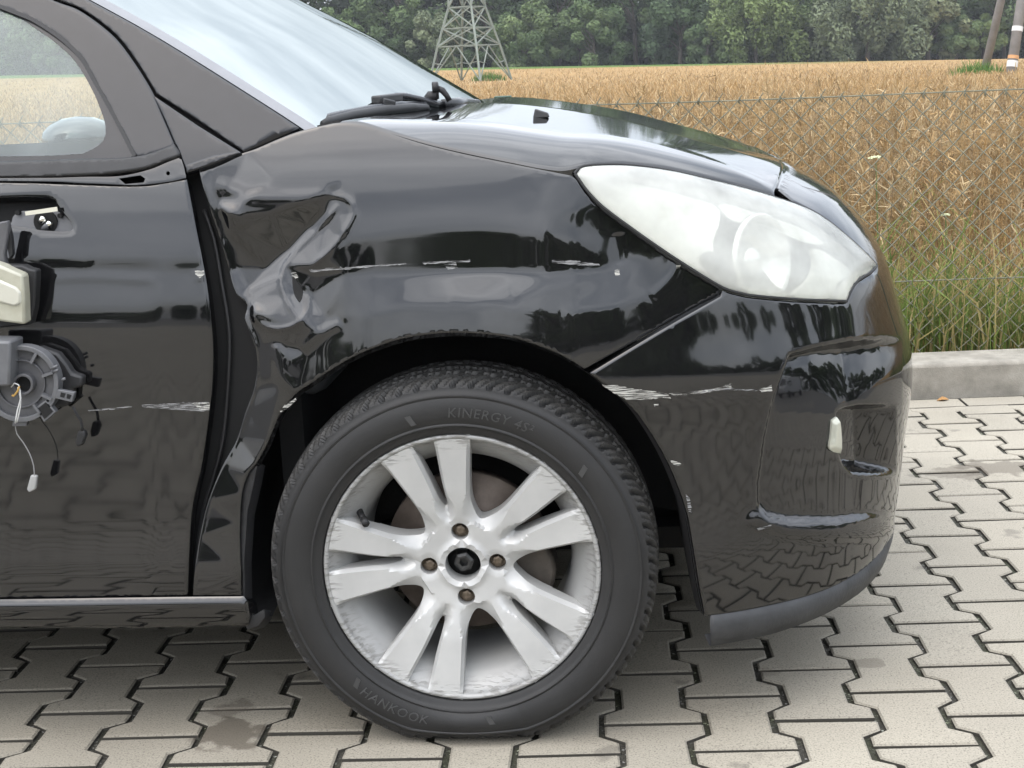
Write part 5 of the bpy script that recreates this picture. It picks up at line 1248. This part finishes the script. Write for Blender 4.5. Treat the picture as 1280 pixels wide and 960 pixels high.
def text_mesh(body, size):
    cu = bpy.data.curves.new('lettering', 'FONT'); cu.body = body; cu.size = size; cu.extrude = .0005; cu.align_x = 'CENTER'; cu.offset = .0; cu.resolution_u = 3; cu.space_character = 1.12
    o = bpy.data.objects.new('lettering', cu); COL.objects.link(o); dg = bpy.context.evaluated_depsgraph_get(); dg.update(); me = bpy.data.meshes.new_from_object(o.evaluated_get(dg)); bpy.data.objects.remove(o); return me
def wrap_text(body, size, r0, ang, flip, parent, shear=0.):
    """raised lettering bent round the sidewall, reading clockwise when flip is False"""
    me = text_mesh(body, size)
    co = np.array([v.co[:] for v in me.vertices]); x, y, z = co[:, 0]+shear*co[:, 1], co[:, 1], co[:, 2]
    y = y-size*.35; s = -1 if flip else 1
    r = r0+s*y; th = math.radians(ang)-s*x/r0
    yy = np.interp(r, [.226, .237, .245, .255, .265, .274, .2795], [-.0115, -.0170, -.0185, -.0205, -.0205, -.0190, -.0170])-.0003-(z+.0005)*.9
    V = np.stack([r*np.cos(th), yy, r*np.sin(th)], 1); squash_(V)
    me.vertices.foreach_set('co', V.astype(np.float32).ravel()); me.update(); me.materials.clear(); return link('lettering', me, M_LETTER, parent)
def chai(P, n=2):
    P = np.asarray(P, float)
    for _ in range(n): Q = np.roll(P, -1, 0); P = np.stack([.75*P+.25*Q, .25*P+.75*Q], 1).reshape(-1, 2)
    return P
A0 = math.radians(103.5)
def rim(parent):
    lathe([(.2165, .004), (.2195, .000), (.2200, -.0045), (.2185, -.0075), (.2155, -.0080), (.2125, -.0065), (.2110, -.0015), (.2085, .004), (.2045, .0085), (.198, .016), (.188, .028), (.179, .041), (.1735, .056), (.170, .085), (.169, .165)], 180, 'rim_barrel', M_BARREL, parent)
    pts = []; cor = []
    loc = [(.0880, -.0415), (.113, -.0450), (.150, -.0565), (.2075, -.0755), (.2155, -.0180), (.155, -.0095), (.110, -.0050), (.0985, -.0015)]
    full = loc+[(r, -t) for r, t in loc[::-1]]
    P = []
    for k in range(5):
        a = A0-k*2*math.pi/5+math.pi      # go clockwise, mirror below keeps order
        a = A0+k*2*math.pi/5
        for j, (r, t) in enumerate(full):
            P.append((r*math.cos(a)-t*math.sin(a), r*math.sin(a)+t*math.cos(a)))
        am = a+math.pi/5; P.append((.0795*math.cos(am), .0795*math.sin(am)))
    P = np.array(P); n = len(P); sharp = {i for i in range(n) if (i % 17) in (3, 4, 11, 12)}
    poly = spline(P, .0035, True, sharp)
    circ = lambda x, y, r, m=28: np.array([(x+r*math.cos(t), y+r*math.sin(t)) for t in np.linspace(0, 2*math.pi, m, endpoint=False)])
    holes = [circ(0, 0, .0285, 40)]; BA = [math.radians(b-2.7) for b in (95, 185, 275, 5)]
    holes += [circ(.0548*math.cos(b), .0548*math.sin(b), .0140) for b in BA]
    V2, T, d, loops = sheet(poly, holes, .0042, (.0010, .0025, .005))
    r = np.hypot(V2[:, 0], V2[:, 1]); do = bdist(V2, [loops[0]]); dh = bdist(V2, loops[1:])
    # slot groove towards the hub
    an = np.arctan2(V2[:, 1], V2[:, 0]); k = np.round((an-A0)/(2*math.pi/5)); aa = A0+k*2*math.pi/5; tt = -V2[:, 0]*np.sin(aa)+V2[:, 1]*np.cos(aa); rr = V2[:, 0]*np.cos(aa)+V2[:, 1]*np.sin(aa)
    y = np.interp(r, [0, .035, .045, .075, .10, .125, .16, .200, .2165], [.014, .014, .0175, .0150, .0090, .0045, .0005, -.0040, -.0065])
    # flat machined spoke faces stand a little proud of the cast shoulders
    face = np.clip((r-.098)/.012, 0, 1); bw = np.interp(r, [.08, .105, .12, .21], [.020, .010, .005, .005])
    y = y+np.where(r > .07, np.clip(1-do/bw, 0, 1)*np.interp(r, [.07, .09, .13, .19, .212], [.012, .015, .010, .008, .001]), 0)
    y = y+.007*np.exp(-(tt/.0065)**2)*np.clip((rr-.070)/.010, 0, 1)*np.clip((.118-rr)/.012, 0, 1)
    y = y+.003*np.clip(1-dh/.0025, 0, 1)**2-.0018*np.exp(-((r-.0335)/.003)**2)
    V3 = np.stack([V2[:, 0], y, V2[:, 1]], 1)
    o = finish('alloy_spokes', V3, T, M_RIM, parent, lambda B: np.stack([B[:, 0]*np.where(np.hypot(B[:, 0], B[:, 2]) > .15, .97, 1), np.where(np.hypot(B[:, 0], B[:, 2]) < .075, .050, np.interp(np.hypot(B[:, 0], B[:, 2]), [.08, .2], [.062, .030])), B[:, 2]*np.where(np.hypot(B[:, 0], B[:, 2]) > .15, .97, 1)], 1))
    o.data.set_sharp_from_angle(angle=math.radians(24))
    for b in BA:
        x, z = .0548*math.cos(b), .0548*math.sin(b); mb = MB()
        hexa = [(x+.0085*math.cos(t), z+.0085*math.sin(t)) for t in np.linspace(.3, 2*math.pi+.3, 6, endpoint=False)]
        mb.add([(q[0], .026, q[1]) for q in hexa]+[(q[0], .05, q[1]) for q in hexa]+[(x+(q[0]-x)*.6, .0245, z+(q[1]-z)*.6) for q in hexa], [tuple(12+i for i in range(6))]+[(i, (i+1) % 6, 6+(i+1) % 6, 6+i) for i in range(6)]+[(12+i, 12+(i+1) % 6, (i+1) % 6, i) for i in range(6)])
        mb.tube([(x, .036, z), (x, .05, z)], .0138, 16); mb.build('wheel_bolt', M_BOLT, parent)
    mb = MB(); hexa = [(.0165*math.cos(t), .0165*math.sin(t)) for t in np.linspace(.2, 2*math.pi+.2, 6, endpoint=False)]
    mb.add([(q[0], .030, q[1]) for q in hexa]+[(q[0], .06, q[1]) for q in hexa]+[(q[0]*.72, .0275, q[1]*.72) for q in hexa]+[(q[0]*.45, .028, q[1]*.45) for q in hexa]+[(q[0]*.42, .040, q[1]*.42) for q in hexa],
           [(i, (i+1) % 6, 6+(i+1) % 6, 6+i) for i in range(6)]+[(12+i, 12+(i+1) % 6, (i+1) % 6, i) for i in range(6)]+[(18+i, 18+(i+1) % 6, 12+(i+1) % 6, 12+i) for i in range(6)]+[(24+i, 24+(i+1) % 6, 18+(i+1) % 6, 18+i) for i in range(6)]+[tuple(24+i for i in range(6))])
    mb.build('hub_nut', varied('hub_steel', (.05, .05, .05), (.10, .10, .10), 90, .4, .7), parent)
    lathe([(.001, .050), (.0285, .049), (.0285, .06)], 32, 'hub_flange', plain('hub_dark', (.02, .02, .02), .5, .5), parent)
    lathe([(.03, .074), (.070, .074), (.072, .084), (.075, .088), (.132, .088), (.133, .090), (.133, .108), (.075, .108)], 64, 'brake_disc', M_RUST, parent)
    mb = MB()
    for a in np.linspace(-.75, .10, 7): pass
    P = [(.10+.045*math.cos(t), .055*math.sin(t)-.03) for t in np.linspace(0, 2*math.pi, 14, endpoint=False)]
    mb.add([(x, .066, z) for x, z in P]+[(x, .13, z) for x, z in P], [tuple(range(14))]+[tuple(range(27, 13, -1))]+[(i, (i+1) % 14, 14+(i+1) % 14, 14+i) for i in range(14)]); mb.build('brake_caliper', varied('caliper_iron', (.07, .06, .05), (.13, .11, .09), 40, .6, .4), parent, bevel=.006)
    va = math.radians(152); x, z = .178*math.cos(va), .178*math.sin(va); mb = MB(); mb.tube([(x*1.06, .040, z*1.06), (x, .018, z), (x*.965, .006, z*.965)], [.006, .0055, .0045], 10); mb.tube([(x*.972, .009, z*.972), (x*.935, -.005, z*.935)], .0062, 10); mb.build('tyre_valve', M_RUB, parent, True)
def wheel(front=True):
    o = empty('wheel', (0, 0, 0)); o.parent = CAR; o.location = tuple(WC)
    return o
FWHEEL = wheel()
_link = link
def link(name, me, mat=None, parent=None):       # wheel pieces are modelled round the wheel centre
    if parent is FWHEEL:
        o = bpy.data.objects.new(name, me); COL.objects.link(o); o.parent = parent
        if mat is not None and not me.materials: me.materials.append(mat)
        return o
    return _link(name, me, mat, parent)
tyre(FWHEEL); rim(FWHEEL)
wrap_text('KINERGY 4S²', .0215, .2575, 76.5, False, FWHEEL, .12)
wrap_text('HANKOOK', .0215, .2575, 242, True, FWHEEL, .12)
for ang in (104.5, 39, 226, 278):
    me = None; mb = MB(); a = math.radians(ang); e = .0042
    V = []
    for rr in (.246, .262):
        for s in (-1, 1): th = a+s*e/.25+ (rr-.254)*1.4; V.append((rr*math.cos(th), -.0213, rr*math.sin(th)))
    mb.add(V+[(x, y+.003, z) for x, y, z in V], [(0, 1, 3, 2), (4, 5, 7, 6), (0, 1, 5, 4), (2, 3, 7, 6), (0, 2, 6, 4), (1, 3, 7, 5)])
    mb.v = [tuple(q) for q in (lambda A: (squash_(A), A)[1])(np.array(mb.v))]; mb.build('sidewall_mark', M_LETTER, FWHEEL)
for x, y, rz in ((-2.464, 0., 0.), (0., 2*YC, math.pi), (-2.464, 2*YC, math.pi)):
    r = empty('wheel', (x, y, WC[2])); r.parent = CAR; r.rotation_euler.z = rz
    for ch in list(FWHEEL.children):
        c = ch.copy(); COL.objects.link(c); c.parent = r
# ---- wheel housing
def liner():
    c = (0., .0); V = []; prof = [(.368, .004), (.372, .06), (.372, .20), (.36, .34)]; K = 40; th = np.radians(np.linspace(-8, 212, K+1))
    for r, y in prof:
        for t in th: V.append((r*math.cos(t)*1.0, y+.0, max(.218, WC[2]+.03+r*math.sin(t))))
    n = K+1; Fc = [(i*n+k, i*n+k+1, (i+1)*n+k+1, (i+1)*n+k) for i in range(3) for k in range(K)]
    b = len(V); V.append((0, .345, WC[2]+.05)); Fc3 = [(3*n+k, 3*n+k+1, b) for k in range(K)]
    me = bpy.data.meshes.new('arch_liner'); me.from_pydata([tuple(map(float, v)) for v in V], [], Fc+Fc3); me.update(); me.polygons.foreach_set('use_smooth', np.ones(len(me.polygons), bool)); link('arch_liner', me, varied('liner_felt', (.004, .004, .0045), (.009, .009, .01), 60, .8, 0, .4, 200), CAR)
liner()
# rolled inner lip along the wing's arch
_ar = hit(np.array(spline(ARCH[2:], 6)), fender_y); V = np.concatenate([_ar+[0, .003, 0], _ar+[0, .03, -.0]]); 
# strip of liner visible inside the bumper's rear edge
_bl = hit(np.array(spline([(731,463),(760,484),(790,509),(812,538),(832,572),(848,608),(860,645),(868,690),(875,735),(882,771)], 8)), side_y); n = len(_bl)
V = np.concatenate([_bl+[-.002, .004, 0], _bl+[-.012, .05, -.004], _bl+[-.016, .16, -.006], _bl+[-.02, .34, 0]]); far('arch_liner', V, [(r*n+i, r*n+i+1, (r+1)*n+i+1, (r+1)*n+i) for r in range(3) for i in range(n-1)], M_RUB)
# ---- torn-off door mirror hanging from the door by its wires
MIR = empty('door_mirror', (0, 0, 0)); MIR.parent = CAR; tag(MIR, 'smashed door mirror internals dangling on wires')
M_GP = varied('mirror_grey_plastic', (.075, .075, .08), (.12, .12, .126), 30, .5)
M_LGP = varied('mirror_motor_grey', (.11, .112, .12), (.16, .163, .17), 20, .45)
M_WHITE = plain('white_wire', (.7, .7, .68), .5); M_ORANGE = plain('orange_wire', (.55, .33, .08), .5)
def plate(name, uv, y, t, mat, par=MIR, bevel=.002, tilt=0.):
    y = -.03+(y+.03)*.62 if y < -.03 else y
    P = [on_y(u, v, y) for u, v in uv]; n = len(P); mb = MB(); mb.add([tuple(p) for p in P]+[(p[0], p[1]+t, p[2]) for p in P], [tuple(range(n)), tuple(range(2*n-1, n-1, -1))]+[(i, (i+1) % n, n+(i+1) % n, n+i) for i in range(n)])
    return mb.build(name, mat, par, bevel=bevel)
def ringp(c, r0, r1, y, t, name, mat, a0=0, a1=360, K=40, sq=1.0):
    y = -.03+(y+.03)*.62; mb = MB(); V = []; full = a1-a0 >= 360; n = K if full else K+1
    for k in range(n):
        a = math.radians(a0+(a1-a0)*k/K)
        for r, dy in ((r0, 0), (r1, 0), (r1, t), (r0, t)): p = on_y(c[0]+r*math.cos(a), c[1]-r*math.sin(a)*sq, y); V.append((p[0], y+dy, p[2]))
    Fc = [(4*k+j, 4*((k+1) % n)+j, 4*((k+1) % n)+(j+1) % 4, 4*k+(j+1) % 4) for k in range(K) for j in range(4)]
    if not full: Fc += [(0, 1, 2, 3), (4*K, 4*K+1, 4*K+2, 4*K+3)]
    mb.add(V, Fc); return mb.build(name, mat, MIR, bevel=.001)
MC = (26, 480)
plate('housing_shell', [(20,438),(50,434),(72,442),(84,457),(90,467),(103,471),(102,484),(91,486),(90,499),(84,508),(72,510),(64,518),(40,526),(-20,520),(-30,450)], -.058, .02, M_DPLAST, bevel=.004)
ringp(MC, .5, 44, -.100, .006, 'adjuster_plate', M_GP, sq=1.02)
ringp(MC, 41, 47, -.112, .020, 'adjuster_rim', M_LGP, sq=1.02)
ringp(MC, 28, 30.5, -.106, .010, 'adjuster_ring', M_GP)
ringp((28,481), 10, 13.5, -.122, .024, 'pivot_socket', M_GP)
ringp((28,481), .5, 10, -.103, .004, 'socket_floor', M_BLACK)
plate('motor_box', [(-30,426),(13,427),(12,483),(-30,485)], -.150, .05, M_LGP, bevel=.004)
for a in (20, 62, 100, 140, 305, 335): 
    p = on_y(MC[0]+30*math.cos(math.radians(a)), MC[1]-30*math.sin(math.radians(a)), -.078); q = on_y(MC[0]+44*math.cos(math.radians(a)), MC[1]-44*math.sin(math.radians(a)), -.078); mb = MB(); mb.bar(p, q, .004, .012, (0, 1, 0)); mb.build('rib', M_LGP, MIR)
plate('clip_frame', [(72,487),(93,491),(90,503),(69,498)], -.115, .010, M_LGP, bevel=.001)
plate('clip_slot', [(76,490.5),(82,492),(80,497),(75,496)], -.1165, .003, M_BLACK, bevel=0); plate('clip_slot', [(84,492.5),(89,494),(87,499),(83,498)], -.1165, .003, M_BLACK, bevel=0)
plate('bracket_frame', [(44,510),(57,500),(70,515),(55,528)], -.112, .012, M_LGP, bevel=.001); plate('bracket_slot', [(47.5,510.5),(57,503),(66,514.5),(55.5,524)], -.1135, .004, M_BLACK, bevel=0)
plate('lower_clip', [(16,526),(34,525),(33,533),(15,533)], -.108, .010, M_GP, bevel=.001)
for (a, b) in (((64,461),(72,457)), ((67,465),(73,462)), ((78,475),(81,473))):
    mb = MB(); mb.tube([on_y(*a, -.081), on_y(*b, -.083)], .0022, 8); mb.build('peg', M_LGP, MIR, True)
def wire(name, L, y, r, mat, k=6): y = -.03+(y+.03)*.62; mb = MB(); mb.tube([tuple(on_y(p[0], p[1], (p[2] if len(p) > 2 else y))) for p in spline(L, k)], r, 6); mb.build(name, mat, MIR, True)
wire('white_wire', [(14,484),(18,479),(23,481),(25,488),(26,498),(22,512),(19,529)], -.128, .0011, M_WHITE)
wire('white_wire', [(22,484),(26,500),(24,516),(21,528)], -.126, .0010, M_WHITE)
wire('orange_wire', [(24,483),(22,489),(17,495),(15,494)], -.130, .0016, M_ORANGE, 3)
wire('hanging_wire', [(19,530),(21,542),(29,553),(37,567),(42,582),(43,596)], -.095, .0008, plain('clear_wire', (.32, .32, .32), .4))
plate('clear_plug', [(38,594),(46,595),(44,612),(36,616),(33,612)], -.098, .008, plain('clear_plastic', (.38, .38, .37), .25), bevel=.002)
wire('black_wire', [(91,508),(95,516),(101,526),(103,539)], -.075, .0022, M_RUB); plate('black_plug', [(97,539),(105,538),(107,545),(103,557),(95,559),(94,551)], -.079, .012, M_RUB, bevel=.003)
# turn-signal lamp of the mirror, and a dark plate behind it
M_CREAM = varied('indicator_lens', (.42, .41, .32), (.54, .53, .43), 30, .18)
plate('dark_plate', [(-20,330),(28,332),(36,336),(45,338),(45,350),(43,385),(38,406),(-20,412)], -.062, .022, M_RUB, bevel=.003)
plate('signal_lamp', [(-30,322),(0,332),(28,344),(30,370),(31,406),(0,402),(-30,398)], -.098, .03, M_CREAM, bevel=.004)
plate('signal_lens', [(-30,346),(0,350),(20,359),(26,366),(26,380),(18,384),(0,379),(-30,374)], -.103, .008, plain('clear_lens', (.62, .61, .52), .06), bevel=.004)
plate('torn_stay', [(-2,278),(9,276),(11,283),(5,318),(8,334),(-4,334)], -.052, .012, M_GP, bevel=.002)
plate('torn_stay_edge', [(11,284),(14,296),(16,318),(12,324),(9,310)], -.040, .01, M_RUB, bevel=.001)
# what the opening shows: inner bracket, cable hole, strip of tape
flank('mirror_recess', corners([(-90,238),(80,238),(110,280),(100,300),(-90,296)], 12), lambda x, z: side_y(x, z)+.034, M_BLACK, MIR, sp=.02, depth=0, roll=0, rings=())
flank('mirror_bracket', spline([(14,278),(20,266),(40,263),(66,263),(78,268),(91,281),(92,292),(60,294),(14,290)], 5, True), lambda x, z: side_y(x, z)+.018, M_LGP, MIR, sp=.01, depth=.004, roll=.001, rings=())
def on_f(u, v, o): return hit(np.array([(u, v)]), lambda x, z: side_y(x, z)+o)[0]
p = on_f(56.5, 277.5, .014); mb = MB(); mb.tube([(p[0], p[1], p[2]), (p[0], p[1]+.004, p[2])], .0185, 24); mb.build('cable_hole', M_BLACK, MIR)
for (u, v, r, m) in ((52, 275, .006, M_CHROME), (60, 281, .0055, M_CHROME), (56, 284, .005, M_LGP)):
    p = on_f(u, v, .008); mb = MB(); mb.tube([(p[0]-.006, p[1]+.01, p[2]-.004), (p[0], p[1]+.004, p[2]), (p[0]+.004, p[1], p[2]+.004)], [r, r, r*.7], 10); mb.build('cable_end', m, MIR, True)
for u, v in ((75, 269.5), (22, 266)):
    p = on_f(u, v, .013); mb = MB(); mb.tube([(p[0], p[1]-.002, p[2]), (p[0], p[1]+.006, p[2])], .0038, 12); mb.build('screw_hole', M_BLACK, MIR)
plate('tape_strip', [(31,264.5),(71,258.5),(72,264),(32,269.5)], .0, .0015, plain('cream_tape', (.72, .70, .58), .6), bevel=0)

# ---- scrapes: bare and rubbed paint lying on the skin
def scuff_mat(name, col, lo=.42, hi=.6, sc=(40, 40, 700)):
    m = Mat(name); m.set(Base_Color=col, Roughness=.6); t = m.n('ShaderNodeTexCoord'); mp = m.n('ShaderNodeMapping'); mp.inputs['Scale'].default_value = sc; m.l(t.outputs['Object'], mp.inputs[0])
    n = m.n('ShaderNodeTexNoise'); n.inputs['Scale'].default_value = 1; n.inputs['Detail'].default_value = 5; m.l(mp.outputs[0], n.inputs['Vector']); r = m.ramp(n.outputs[0], [(lo, (0, 0, 0)), (hi, (1, 1, 1))]); m.l(r.outputs[0], m.p.inputs['Alpha']); return m.m
M_SC1 = scuff_mat('white_scrape', (.60, .59, .54), .40, .62); M_SC2 = scuff_mat('grey_scrape', (.30, .30, .30), .42, .62); M_SC3 = scuff_mat('light_scratch', (.34, .34, .34), .40, .60)
def jit(L, a=.7, step=3):
    P = corners(L, step); return P+rng.normal(0, a*.5, P.shape)
for L, m in (([(752,480),(772,480.5),(798,486),(818,488),(832,490),(838,497),(826,496),(815,498),(797,498.5),(783,498),(766,490)], M_SC1), ([(834,491),(868,488.5),(898,483),(911,478.5),(912,484),(880,490),(842,494)], M_SC1), ([(945,486),(952,484),(962,481),(962,488),(950,489.5)], M_SC1), ([(816,504),(822,504),(822,506.5),(817,507)], M_SC1), ([(837,575),(845,577),(856,581),(845,582),(839,579)], M_SC1), ([(862,488),(905,484),(945,486),(944,488),(905,486.5),(866,491)], M_SC2), ([(945,660),(963,655),(962,658),(948,663)], M_SC2), ([(857,618),(862,622),(864,640),(861,640)], M_SC2)):
    wrap('paint_scrape', zph(jit(L)), m, bumper, off=lambda P, d: bump_off(P)-.0007, sp=.008, roll=0, depth=0, rings=())
for L, m in (([(177,506),(205,505),(225,503),(262,502.5),(262,513),(235,514),(205,511),(178,509)], M_SC2), ([(240,503),(262,503),(262,512.5),(250,512)], M_SC1), ([(110,512),(140,510),(165,507),(165,509),(140,512),(112,514)], M_SC3), ([(244,339),(255,338),(256,343),(250,347),(244,342)], M_SC1)):
    flank('paint_scrape', jit(L), door_y, m, door_o, sp=.01, off=-.0006, roll=0, depth=0, rings=())
for L, m in (([(386,337),(430,334),(508,328.5),(508,330),(430,337),(388,340)], M_SC3), ([(528,328),(560,326),(588,325),(588,327),(560,328.5),(530,330)], M_SC3), ([(555,331),(570,327),(572,335),(560,337)], M_SC3), ([(690,325),(720,326),(750,330),(750,332),(715,331),(690,328)], M_SC3), ([(364,342),(370,339),(373,346),(368,350)], M_SC1), ([(768,338),(774,335),(775,343),(769,345)], M_SC1), ([(845,331),(851,329),(850,335),(846,336)], M_SC1), ([(349,512),(356,507),(370,497),(371,500),(358,511),(351,516)], M_SC1)):
    flank('paint_scrape', jit(L), fender_y, m, wing_o, sp=.01, off=-.0006, roll=0, depth=0, rings=())
# tear in the wing's fold
flank('metal_tear', spline([(366,345),(371,351),(378,362),(377.5,373),(375,378),(369,370),(366,358)], 3, True), fender_y, M_BLACK, wing_o, sp=.01, off=-.0008, roll=0, depth=0, rings=())
# far door mirror glimpsed through the side glass
def far_mirror():
    c = on_y(100, 172, 1.78); V = []; Fc = []; K, Lr = 16, 9
    for i in range(Lr+1):
        a = math.pi*i/Lr
        for k in range(K): t = 2*math.pi*k/K; V.append((c[0]+.10*math.sin(a)*math.cos(t)**1, c[1]+.12*math.cos(a), c[2]+.065*math.sin(a)*math.sin(t)*(1.1 if math.sin(t) < 0 else .9)))
    for i in range(Lr):
        for k in range(K): Fc.append((i*K+k, i*K+(k+1) % K, (i+1)*K+(k+1) % K, (i+1)*K+k))
    far('mirror_cap', V, Fc, M_PAINT)
far_mirror()
# rear of the near flank, just out of the picture
RQ = [(-1.35, .272), (-1.36, .45), (-1.35, .70), (-1.33, .93), (-1.9, .96), (-2.6, .99), (-3.02, .93), (-3.08, .70), (-3.06, .35), (-2.88, .27)]+[(-2.464+.36*math.cos(t), .30+.36*math.sin(t)) for t in np.linspace(0, math.pi, 20)][::-1]+[(-2.07, .27)]
flank('quarter_panel', corners(RQ, .05), side_y, M_PAINT, sp=.04, px=False, depth=.02)
# ---- thin summer haze over the field
def haze():
    mb = MB(); mb.box((-260, -75, -2.2), (260, 260, 27)); o = mb.build('haze', None)
    m = bpy.data.materials.new('haze_air'); m.use_nodes = True; nt_ = m.node_tree; nt_.nodes.clear(); ou = nt_.nodes.new('ShaderNodeOutputMaterial'); pv = nt_.nodes.new('ShaderNodeVolumePrincipled')
    pv.inputs['Color'].default_value = (.92, .95, 1, 1); pv.inputs['Density'].default_value = HAZE; nt_.links.new(pv.outputs[0], ou.inputs['Volume']); o.data.materials.append(m); tag(o, kind='stuff')
HAZE = .00032
haze()

# ---- surface tones measured against the exposure: one factor per kind of surface
TONE = {'lamp_housing': .62, 'lamp_reflector': .75, 'lamp_back': .8, 'concrete_paver': .93, 'joint_grit': .75, 'kerb_concrete': .9, 'ripe_crop': .72, 'field_soil_and_stems': .74, 'grass_blades': .82, 'leaf_dark': .96, 'leaf_mid': .98, 'leaf_willow': .98, 'leaf_light': .96, 'silver_alloy': .78, 'barrel_alloy': .74}
KEEP = {'black_paint', 'black_bumper_paint', 'side_glass', 'windscreen_glass', 'hazed_lamp_lens', 'chrome', 'haze_air'}
for m in bpy.data.materials:
    if m.name in KEEP or not m.use_nodes: continue
    t = TONE.get(m.name, .72); tr = m.node_tree
    for nd in list(tr.nodes):
        s_ = nd.inputs['Base Color'] if nd.type == 'BSDF_PRINCIPLED' else (nd.inputs[0] if nd.type in ('BSDF_TRANSLUCENT', 'BSDF_DIFFUSE') else None)
        if s_ is None: continue
        if s_.is_linked:
            x = tr.nodes.new('ShaderNodeMix'); x.data_type = 'RGBA'; x.blend_type = 'MULTIPLY'; x.inputs[0].default_value = 1; x.inputs[7].default_value = (t, t, t, 1); tr.links.new(s_.links[0].from_socket, x.inputs[6]); tr.links.new(x.outputs[2], s_)
        else:
            c = s_.default_value; s_.default_value = (c[0]*t, c[1]*t, c[2]*t, 1)
